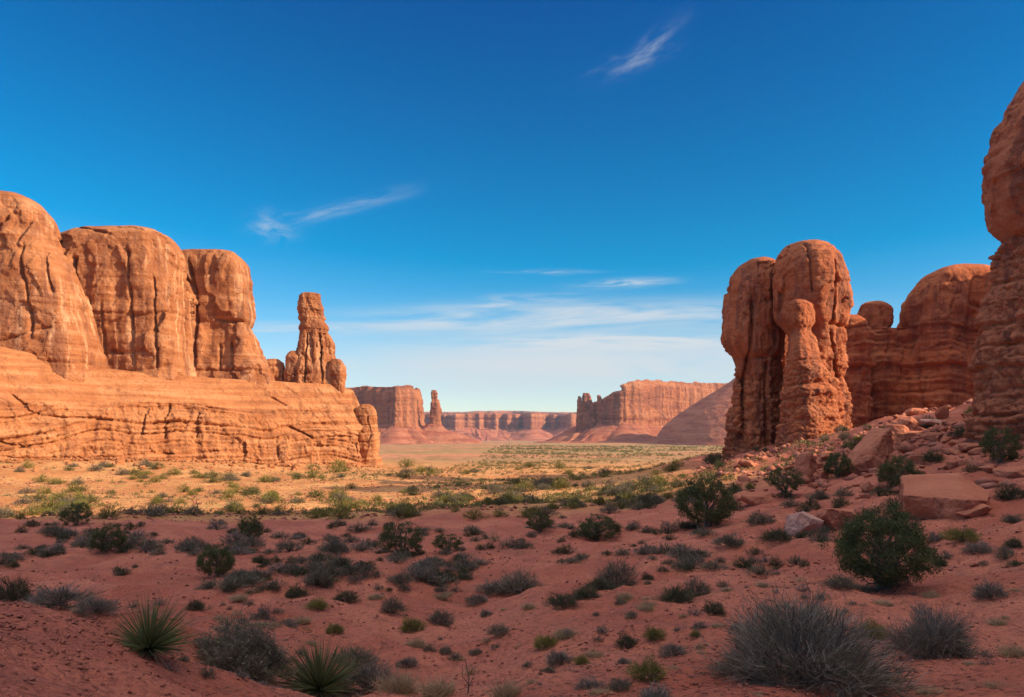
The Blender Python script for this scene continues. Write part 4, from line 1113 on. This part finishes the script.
def build_plants():
    rnd = random.Random(11)
    L = {}
    for k in range(2):
        f, s = twig_shrub(20 + k, 9000, .60, .0050, 0, 0, .02, .42, .85); L['grey_big%d' % k] = proto('sagebrush', [('foliage', f, 'grey'), ('stem', s, 'sagestem')])
        f, s = twig_shrub(30 + k, 8000, .62, .0050, 0, .9, .02, .25, .9); L['sage_big%d' % k] = proto('sagebrush', [('foliage', f, 'sage'), ('stem', s, 'sagestem')])
    for k in range(3):
        f, s = twig_shrub(40 + k, 1500, .60, .011, 0, .7, .02, .3); L['sage%d' % k] = proto('sagebrush', [('foliage', f, 'sage'), ('stem', s, 'sagestem')])
        f, s = twig_shrub(44 + k, 1700, .58, .011, 0, .0, .02, .3); L['grey%d' % k] = proto('blackbrush', [('foliage', f, 'grey'), ('stem', s, 'sagestem')])
        f, s = twig_shrub(48 + k, 1500, .62, .012, 0, 1.0, .02, .35); L['dark%d' % k] = proto('blackbrush', [('foliage', f, 'dark'), ('stem', s, 'sagestem')])
        f, s = twig_shrub(52 + k, 1500, .70, .011, 0, .3, .15, .15, 1.3); L['yellow%d' % k] = proto('rabbitbrush', [('foliage', f, 'yellow'), ('stem', s, 'sagestem')])
        L['straw%d' % k] = proto('grass_tuft', [('blades', grass_tuft(56 + k), 'straw')])
        l, d, t = yucca(60 + k); L['yucca%d' % k] = proto('yucca', [('leaves', l, 'yucca'), ('dry_skirt', d, 'deadyucca'), ('stem', t, 'bark')])
    l, t, b = juniper(70, .94, 300, 110, .020); L['juniper0'] = proto('juniper', [('crown', l, 'juniper'), ('trunk', t, 'bark'), ('limb', b, 'bark')])
    l, t, b = juniper(71, .80, 170, 70, .026, .45); L['juniper1'] = proto('juniper', [('crown', l, 'juniper'), ('trunk', t, 'bark'), ('limb', b, 'bark')])
    l, t, b = juniper(72, .95, 150, 60, .028, .3); L['juniper2'] = proto('juniper', [('crown', l, 'juniper'), ('trunk', t, 'bark'), ('limb', b, 'bark')])

    def sp(kind, px, py, wpx, h, label, cat='shrub', D=None, group=None):
        p = at(px, py)
        if D: p = Vector((PX(px, D), D, g1(PX(px, D), D)))
        keys = [k for k in L if k.rstrip('0123456789') == kind]
        return put(L[rnd.choice(keys)], p - Vector((0, 0, .02)), wpx / F * p.y, h, rnd.uniform(0, 6.28), label, cat, group)

    def spx(key, px, py, wpx, h, label, cat='shrub', D=None, rz=0.0):
        p = at(px, py)
        if D: p = Vector((PX(px, D), D, g1(PX(px, D), D)))
        return put(L[key], p - Vector((0, 0, .02)), wpx / F * p.y, h, rz, label, cat)

    # nearest plants
    spx('yucca0', 149, 656, 90, 1.35, 'spiky green yucca standing on the bank edge by the smooth red ground', 'yucca')
    spx('yucca1', 320, 697, 104, 1.1, 'spiky yucca cut by the lower frame, amid grey sagebrush and dry grass', 'yucca')
    spx('sage_big0', 243, 676, 118, .82, 'large grey-green sagebrush between the two spiky yuccas', 'shrub')
    spx('grey_big0', 806, 704, 196, .78, 'widest grey twiggy shrub, in front of the round juniper', 'shrub', 6.6)
    spx('grey_big1', 934, 655, 92, .98, 'dome-shaped grey shrub with a dark base, right of the widest grey shrub', 'shrub')
    spx('juniper0', 884, 590, 98, .98, 'round dense green juniper on bare sand before the boulders', 'juniper')
    spx('juniper1', 707, 527, 66, 1.05, 'dark spreading juniper with an open ragged top at the sunlit strip', 'juniper')
    spx('juniper2', 1000, 464, 40, 1.05, 'dark upright juniper just under the near cliff', 'juniper')
    spx('juniper1', 897, 488, 44, .95, 'dark juniper left of the big flat-topped block', 'juniper', None, 2.0)
    spx('juniper2', 784, 493, 40, .72, 'low dark green bush touching the rounded boulder at the tower foot', 'juniper')
    spx('juniper1', 838, 478, 30, 1.1, 'dark bush in front of the leaning slab', 'juniper', None, 4.0)
    spx('dark0', 852, 449, 26, .75, 'dark bush tucked between tower base and leaning slab', 'shrub', None, 1.0)
    spx('juniper2', 400, 556, 50, .80, 'broad dark bush in the middle of the shaded slope edge', 'juniper', None, 1.0)
    spx('juniper1', 107, 552, 38, .98, 'dark rounded bush on the shade line, left side', 'juniper', None, 3.0)
    spx('juniper2', 77, 526, 32, .85, 'dark bush half in sunlight at the shade line', 'juniper', None, 5.0)
    spx('juniper1', 250, 541, 28, 1.2, 'upright dark bush crossing the shade line below the cliff', 'juniper', None, 1.3)
    spx('juniper1', 217, 577, 42, 1.05, 'ragged dark bush with small neighbours on the left shaded flat', 'juniper', None, .4)
    spx('juniper2', 540, 533, 30, .75, 'compact dark bush on the shade line left of the spreading juniper', 'juniper', None, 2.4)
    spx('juniper2', 447, 552, 34, .62, 'dark bush right beside the broad dark one mid-slope', 'juniper', None, .7)
    spx('juniper1', 598, 541, 50, .68, 'wide low dark bush between the shade line and the spreading juniper', 'juniper', None, 2.9)

    near = [
        ('grey', 60, 606, 74, .62, 'long low purple-grey shrub lying along the bank edge'),
        ('dark', 12, 600, 46, .9, 'dark green shrub at the far end of the bank edge'),
        ('grey', 96, 612, 46, .7, 'purple-grey shrub on the bank just above the left yucca'),
        ('straw', 80, 611, 22, .8, 'pale dry tuft among the purple-grey bank shrubs'),
        ('sage', 200, 646, 34, .6, 'low sage clump between the left yucca and the large sagebrush'),
        ('dark', 196, 610, 22, .95, 'small dark shrub alone on bare sand behind the left yucca'),
        ('sage', 352, 668, 70, .60, 'sagebrush behind the lower yucca'),
        ('grey', 368, 690, 66, .85, 'grey brush filling the lower frame right of the yucca'),
        ('straw', 398, 692, 56, 1.1, 'tall pale grass clump at the lower frame beside the grey brush'),
        ('straw', 438, 695, 52, 1.0, 'outer pale grass clump at the lower frame, near the bare twig'),
        ('grey', 407, 666, 26, .75, 'small dark-grey shrub above the pale grass clumps'),
        ('straw', 507, 698, 46, 1.1, 'pale round grass tuft cut by the lower frame'),
        ('yellow', 412, 632, 32, .8, 'yellow-green rabbitbrush touching a grey shrub in the wash'),
        ('sage', 440, 625, 34, .9, 'grey shrub touching the yellow-green one in the wash'),
        ('sage', 393, 613, 32, .9, 'dark sage clump up-slope of the yellow-green wash shrub'),
        ('yellow', 335, 634, 22, .85, 'small yellow rabbitbrush left of the wash'),
        ('yellow', 318, 610, 28, .7, 'yellowish shrub at the upper end of the wash'),
        ('dark', 296, 598, 32, .7, 'dark mound up-slope from the yellowish wash shrub'),
        ('dark', 346, 602, 30, .7, 'dark shrub in the chain descending to the wash'),
        ('sage', 400, 583, 30, .75, 'dark-grey shrub on bare sand, halfway up the wash'),
        ('sage', 445, 653, 20, .7, 'small sage on open sand below the wash shrubs'),
        ('sage', 476, 655, 18, .7, 'second small sage on the open sand, nearer the centre'),
        ('sage', 500, 634, 32, .6, 'flat dark sage on open sand mid-frame'),
        ('grey', 486, 616, 16, .9, 'tiny grey ball shrub beside the long shrub ridge'),
        ('grey', 478, 604, 30, .7, 'grey shrub below the long shrub ridge'),
        ('sage', 520, 592, 62, .62, 'broad sage mass on the central slope'),
        ('grey', 494, 594, 40, .62, 'grey sage joined to the broad sage mass'),
        ('dark', 562, 606, 40, .62, 'dark purple shrub, lower end of the central shrub line'),
        ('dark', 585, 598, 36, .65, 'dark shrub in the middle of the central shrub line'),
        ('sage', 616, 588, 50, 1.05, 'tall feathery shrub topping the central shrub line'),
        ('dark', 600, 590, 40, .6, 'low dark skirt shrub under the tall feathery one'),
        ('dark', 647, 580, 16, .8, 'small round dark shrub right of the tall feathery one'),
        ('dark', 676, 602, 42, .8, 'dense dark shrub, left one of a close pair on bare sand'),
        ('sage', 697, 596, 34, 1.0, 'grey-green shrub, right one of the close pair on bare sand'),
        ('dark', 714, 614, 28, .85, 'dark shrub just down-slope of the close pair'),
        ('yellow', 546, 648, 30, .85, 'yellow-green bush above the bluish shrub in the lower middle'),
        ('grey', 560, 664, 36, .8, 'bluish-grey shrub in the lower middle cluster'),
        ('yellow', 582, 664, 20, .8, 'small green bush right of the bluish cluster'),
        ('sage', 548, 672, 20, .7, 'sage sprout under the bluish cluster'),
        ('grey', 590, 688, 36, .6, 'flat dry brush at the foot of the bluish cluster'),
        ('dark', 626, 646, 28, .85, 'dark ball shrub in the lower right-centre group'),
        ('yellow', 654, 640, 28, .85, 'bright yellow-green ball shrub in the lower right-centre group'),
        ('grey', 674, 656, 34, .85, 'grey ball shrub with twiggy rim, right of the yellow-green ball'),
        ('yellow', 696, 638, 14, 1.0, 'little yellow tuft right of the grey twiggy ball'),
        ('grey', 624, 664, 20, .8, 'bluish sprout below the dark ball shrub'),
        ('yellow', 648, 680, 44, .85, 'wide yellow-green bush nearest the lower frame, right of centre'),
        ('sage', 620, 690, 36, .7, 'sage fringe left of the wide yellow-green bush'),
        ('straw', 600, 694, 30, .7, 'dry tuft left of the sage fringe'),
        ('grey', 655, 704, 50, .8, 'grey brush cut by the lower frame under the yellow-green bush'),
        ('sage', 735, 672, 56, .55, 'low olive brush left behind the widest grey shrub'),
        ('yellow', 810, 617, 24, .95, 'lone bright yellow-green tuft below the round juniper'),
        ('yellow', 872, 638, 40, .7, 'olive rabbitbrush between the two large grey shrubs'),
        ('grey', 990, 598, 44, .75, 'grey mound right of the round juniper'),
        ('straw', 1016, 656, 44, .8, 'yellowish tuft at the right frame edge'),
        ('straw', 930, 694, 36, .7, 'dry tuft at the lower frame under the dome-shaped shrub'),
        ('yellow', 962, 542, 40, .65, 'long pale green bush below the big flat-topped block'),
        ('grey', 978, 553, 36, .6, 'grey shrub leaning on the long pale green bush'),
        ('dark', 1014, 547, 22, .8, 'dark clump at the right frame edge, mid-slope'),
        ('grey', 936, 542, 22, .8, 'small grey shrub next to the juniper crown'),
        ('sage', 1013, 524, 26, .7, 'sage by the right frame edge below the low rock'),
        ('sage', 840, 587, 42, .55, 'low sage spreading at the juniper foot'),
        ('sage', 730, 546, 40, .6, 'pale sage below the spreading juniper'),
        ('sage', 760, 524, 36, .6, 'grey sage before the low red boulder'),
        ('dark', 776, 540, 40, .6, 'dark clump left of the pale boulder, on sand'),
        ('sage', 820, 500, 28, .7, 'grey sage on rubble above the pale boulder'),
        ('dark', 1010, 500, 40, .7, 'dark brush right behind the big flat-topped block'),
        ('dark', 965, 436, 30, .6, 'dark brush on rubble under the alcove crest'),
        ('dark', 930, 462, 34, .55, 'dark brush on rubble above the big flat-topped block'),
        ('yellow', 973, 416, 20, .8, 'bright yellow bush at the foot of the near cliff'),
        ('yellow', 858, 442, 12, 1.0, 'yellow sprig at the sunlit corner of the twin towers'),
        ('yellow', 735, 492, 14, 1.0, 'sunlit yellow bush right of the spreading juniper'),
        ('yellow', 750, 490, 12, 1.0, 'sunlit yellow bush nearest the twin towers'),
        ('yellow', 600, 506, 16, 1.0, 'glowing yellow-green bush alone in the sunlit strip'),
        ('yellow', 488, 505, 14, 1.0, 'glowing yellow bush left of the lone one in the strip'),
        ('yellow', 552, 509, 16, .7, 'low yellow bush in the strip between the two glowing ones'),
        ('yellow', 643, 500, 12, .9, 'sunlit bush in the strip close to the spreading juniper'),
        ('yellow', 668, 499, 16, .7, 'low sunlit bush touching the spreading juniper outline'),
    ]
    for kind, px, py, w, h, lab in near:
        sp(kind, px, py, w, h, lab, 'grass tuft' if kind == 'straw' else 'shrub')
    # bare dead twig
    tw = [tube([(0, 0, -.03), (.01, 0, .16), (-.03, .01, .34)], .010, .003, 5), tube([(0, 0, .05), (.07, .02, .16), (.09, .03, .26)], .006, .002, 4), tube([(0, 0, .1), (-.06, .0, .18), (-.07, -.02, .30)], .006, .002, 4)]
    V, Q = join(tw); me = mesh_np('dead_twig', V, Q); me.materials.append(M['bark'])
    p = at(468, 694); put_single('dead_twig', me, p, 1.0, 1.0, .5, 'bare forked dead twig sticking out of the sand by pale grass', 'twig', None)
    tw = []
    rng = np.random.default_rng(8)
    for k in range(12):
        a = rng.uniform(-1.2, .5); l = rng.uniform(.3, .6)
        e = np.array([math.sin(a) * l, rng.normal(0, .1), math.cos(a) * l * .8])
        tw.append(tube([(0, 0, 0), e * .5 + rng.normal(0, .03, 3), e], .008, .002, 4))
    V, Q = join(tw); me = mesh_np('dead_branches', V, Q); me.materials.append(M['sagestem'])
    p = at(762, 648); put_single('dead_branches', me, p, 1.0, 1.0, .3, 'bare dead branches poking up behind the widest grey shrub', 'branches', None)

    rng = np.random.default_rng(17)
    n = 9000
    d = np.exp(rng.uniform(math.log(6.5), math.log(40), n)); a = rng.uniform(-.68, .68, n); x, y = d * a, d
    k = rng.random(n) < ss(-.05, .5, fbm(np.stack([x / 1.8, y / 1.8, x * 0], 1), 3, 83)); x, y = x[k], y[k]; n = len(x)
    th = rng.uniform(0, 6.28, n); e = np.stack([np.cos(th), np.sin(th), rng.uniform(0, .5, n)], 1)
    V, Q = strips(np.stack([x, y, gz(x, y) + .004], 1), e, rng.uniform(.03, .13, n), rng.uniform(.004, .010, n), rng.uniform(0, .3, n), 2, .3, rng)
    me = mesh_np('plant_litter', V, Q); me.materials.append(M['sagestem']); o = bpy.data.objects.new('plant_litter', me); COL.objects.link(o); props(o, kind='stuff')
    # small shrubs that nothing tells apart, by zone
    small = {}
    for nm, mt, hh, nn, sz in (('dead', 'straw', .55, 110, .07), ('bare', 'sagestem', .6, 160, .07), ('sage', 'sage', .55, 420, .07), ('dark', 'dark', .6, 420, .075), ('yellow', 'yellow', .7, 380, .08), ('grey', 'grey', .55, 420, .07), ('valley', 'valley', .6, 420, .07), ('straw', 'straw', .6, 300, .07)):
        small[nm] = []
        for k in range(3):
            (a, b) = twig_shrub(90 + k + hash_name(nm), nn, hh, .022, 0, .8, .0, .4, 1.0)
            V, Q = join([a, b]); me = mesh_np('small_shrub', V, Q); me.materials.append(M[mt]); small[nm].append(me)
    taken = [(a[1], a[2] - a[3] * .2, a[3]) for a in near]
    r = random.Random(21)

    def scatter(n, xr, yr, wr, kinds, label, group, name, hr=(.7, 1.1), flatten=1.0, test=None):
        c = 0; tries = 0
        while c < n and tries < n * 12:
            tries += 1
            px, py = r.uniform(*xr), r.uniform(*yr)
            if test and not test(px, py): continue
            if any(abs(px - a) < w * .6 and abs(py - b) < w * .45 for a, b, w in taken): continue
            p = at(px, py)
            cl = fbm(np.array([[p.x / 6, p.y / 6, 0]]), 2, 55)[0]
            if r.random() > .35 + cl: continue
            k = r.choice(kinds)
            wpx = r.uniform(*wr) * 1.2 * (0.7 + .3 * (py - yr[0]) / (yr[1] - yr[0]))
            put_single(name, r.choice(small[k]), p - Vector((0, 0, .02)), wpx * p.y / F, r.uniform(*hr), r.uniform(0, 6.28), label, 'shrub', group)
            c += 1
    scatter(170, (0, 700), (524, 592), (9, 22), ['dark', 'dark', 'sage'], 'small dusky shrub dotted over the shaded flat below the shade line', 'small shrubs on the shaded flat', 'low_blackbrush', (.6, 1.0))
    scatter(130, (0, 720), (527, 590), (16, 36), ['sage', 'grey', 'sage'], 'low spreading grey sage clump on the shaded flat below the shade line', 'sage clumps on the shaded flat', 'low_sagebrush', (.5, .85))
    scatter(110, (180, 900), (575, 690), (8, 20), ['sage', 'sage', 'grey', 'straw'], 'small sparse tuft on the bare red sand around the wash', 'small tufts on bare sand', 'desert_tuft')
    scatter(100, (700, 1022), (425, 575), (9, 26), ['dark', 'dark', 'sage'], 'small dark shrub rooted among the rubble of the right-hand slope', 'small shrubs in the rubble', 'slope_shrub')
    scatter(210, (0, 690), (467, 519), (9, 26), ['yellow', 'yellow', 'sage', 'valley'], 'small olive-green shrub on the sunlit orange sand before the bedded cliff', 'small shrubs on the sunlit sand', 'sunlit_shrub', (.6, .9))
    scatter(60, (120, 1000), (535, 680), (10, 26), ['dead', 'bare', 'bare'], 'thin leafless brush, pale and see-through, on the shaded red sand', 'leafless brush on the shaded sand', 'dead_brush', (.7, 1.1))
    c = 0
    while c < 60:
        px, py = r.uniform(180, 1020), r.uniform(585, 697)
        if px < 300 and py > 640: continue
        if any(abs(px - a) < w * .5 and abs(py - b) < w * .4 for a, b, w in taken): continue
        p = at(px, py)
        put(L['straw%d' % r.randrange(3)], p - Vector((0, 0, .02)), r.uniform(12, 30) * p.y / F, r.uniform(.5, .9), r.uniform(0, 6.28), 'thin dry grass tuft on the red sand between the near shrubs', 'grass tuft', 'dry tufts between the near shrubs')
        c += 1
    scatter(70, (400, 700), (486, 509), (10, 24), ['dark', 'sage'], 'dark shrub inside the long tower shadow that crosses the sunlit sand', 'shrubs in the tower shadow', 'shadow_shrub', (.7, 1.0))

    # the scrub of the open valley as one mass
    rng = np.random.default_rng(33)
    n = 44000
    d = np.exp(rng.uniform(math.log(82), math.log(1600), n)); a = rng.uniform(-.68, .40, n)
    x, y = d * a, d
    cl = fbm(np.stack([x / 30, y / 30, x * 0], 1), 3, 44)
    k = (rng.random(n) < .42 + 1.0 * cl) & ~((x < -20) & (y > 176 + .714 * (x + 127) * .9))
    x, y, d = x[k], y[k], d[k]
    n = len(x); per = 26
    sz = rng.uniform(.25, 1.0, n) ** 1.5 * (1 + ss(150, 900, d) * 2.6)
    c = np.stack([x, y, gz(x, y)], 1)
    kk = np.repeat(np.arange(n), per)
    off = dome_dirs(rng, n * per, 0.0) * np.array([.55, .55, .55]) * (rng.uniform(.3, 1, n * per) ** .5)[:, None]
    b = c[kk] + off * sz[kk][:, None]
    dr = off + rng.normal(0, .5, (n * per, 3)) + np.array([0, 0, .4]); dr /= np.linalg.norm(dr, axis=1)[:, None]
    V, Q = strips(b, dr, .26 * sz[kk] * rng.uniform(.6, 1.3, n * per), .15 * sz[kk], np.zeros(n * per), 1, .4, rng)
    me = mesh_np('valley_scrub', V, Q); me.materials.append(M['valley'])
    o = bpy.data.objects.new('valley_scrub', me); COL.objects.link(o); props(o, kind='stuff')


def hash_name(s): return sum(ord(c) for c in s) % 50 * 3


build_plants()

# ------------------------------------------------------------------ air
def build_haze():
    bm = bmesh.new(); bmesh.ops.create_cube(bm, size=1.0)
    me = bpy.data.meshes.new('haze'); bm.to_mesh(me); bm.free()
    m = bpy.data.materials.new('haze'); m.use_nodes = True
    t = NT(m.node_tree)
    v = t.n('ShaderNodeVolumePrincipled', {'Color': (0.58, 0.74, 1.0, 1), 'Density': 0.000034, 'Anisotropy': 0.1})
    o_ = t.n('ShaderNodeOutputMaterial'); t.t.links.new(v.outputs[0], o_.inputs['Volume'])
    o = link('haze', me, m)
    o.scale = (24000, 24000, 360); o.location = (0, 0, 75)
    props(o, kind='stuff')


build_haze()
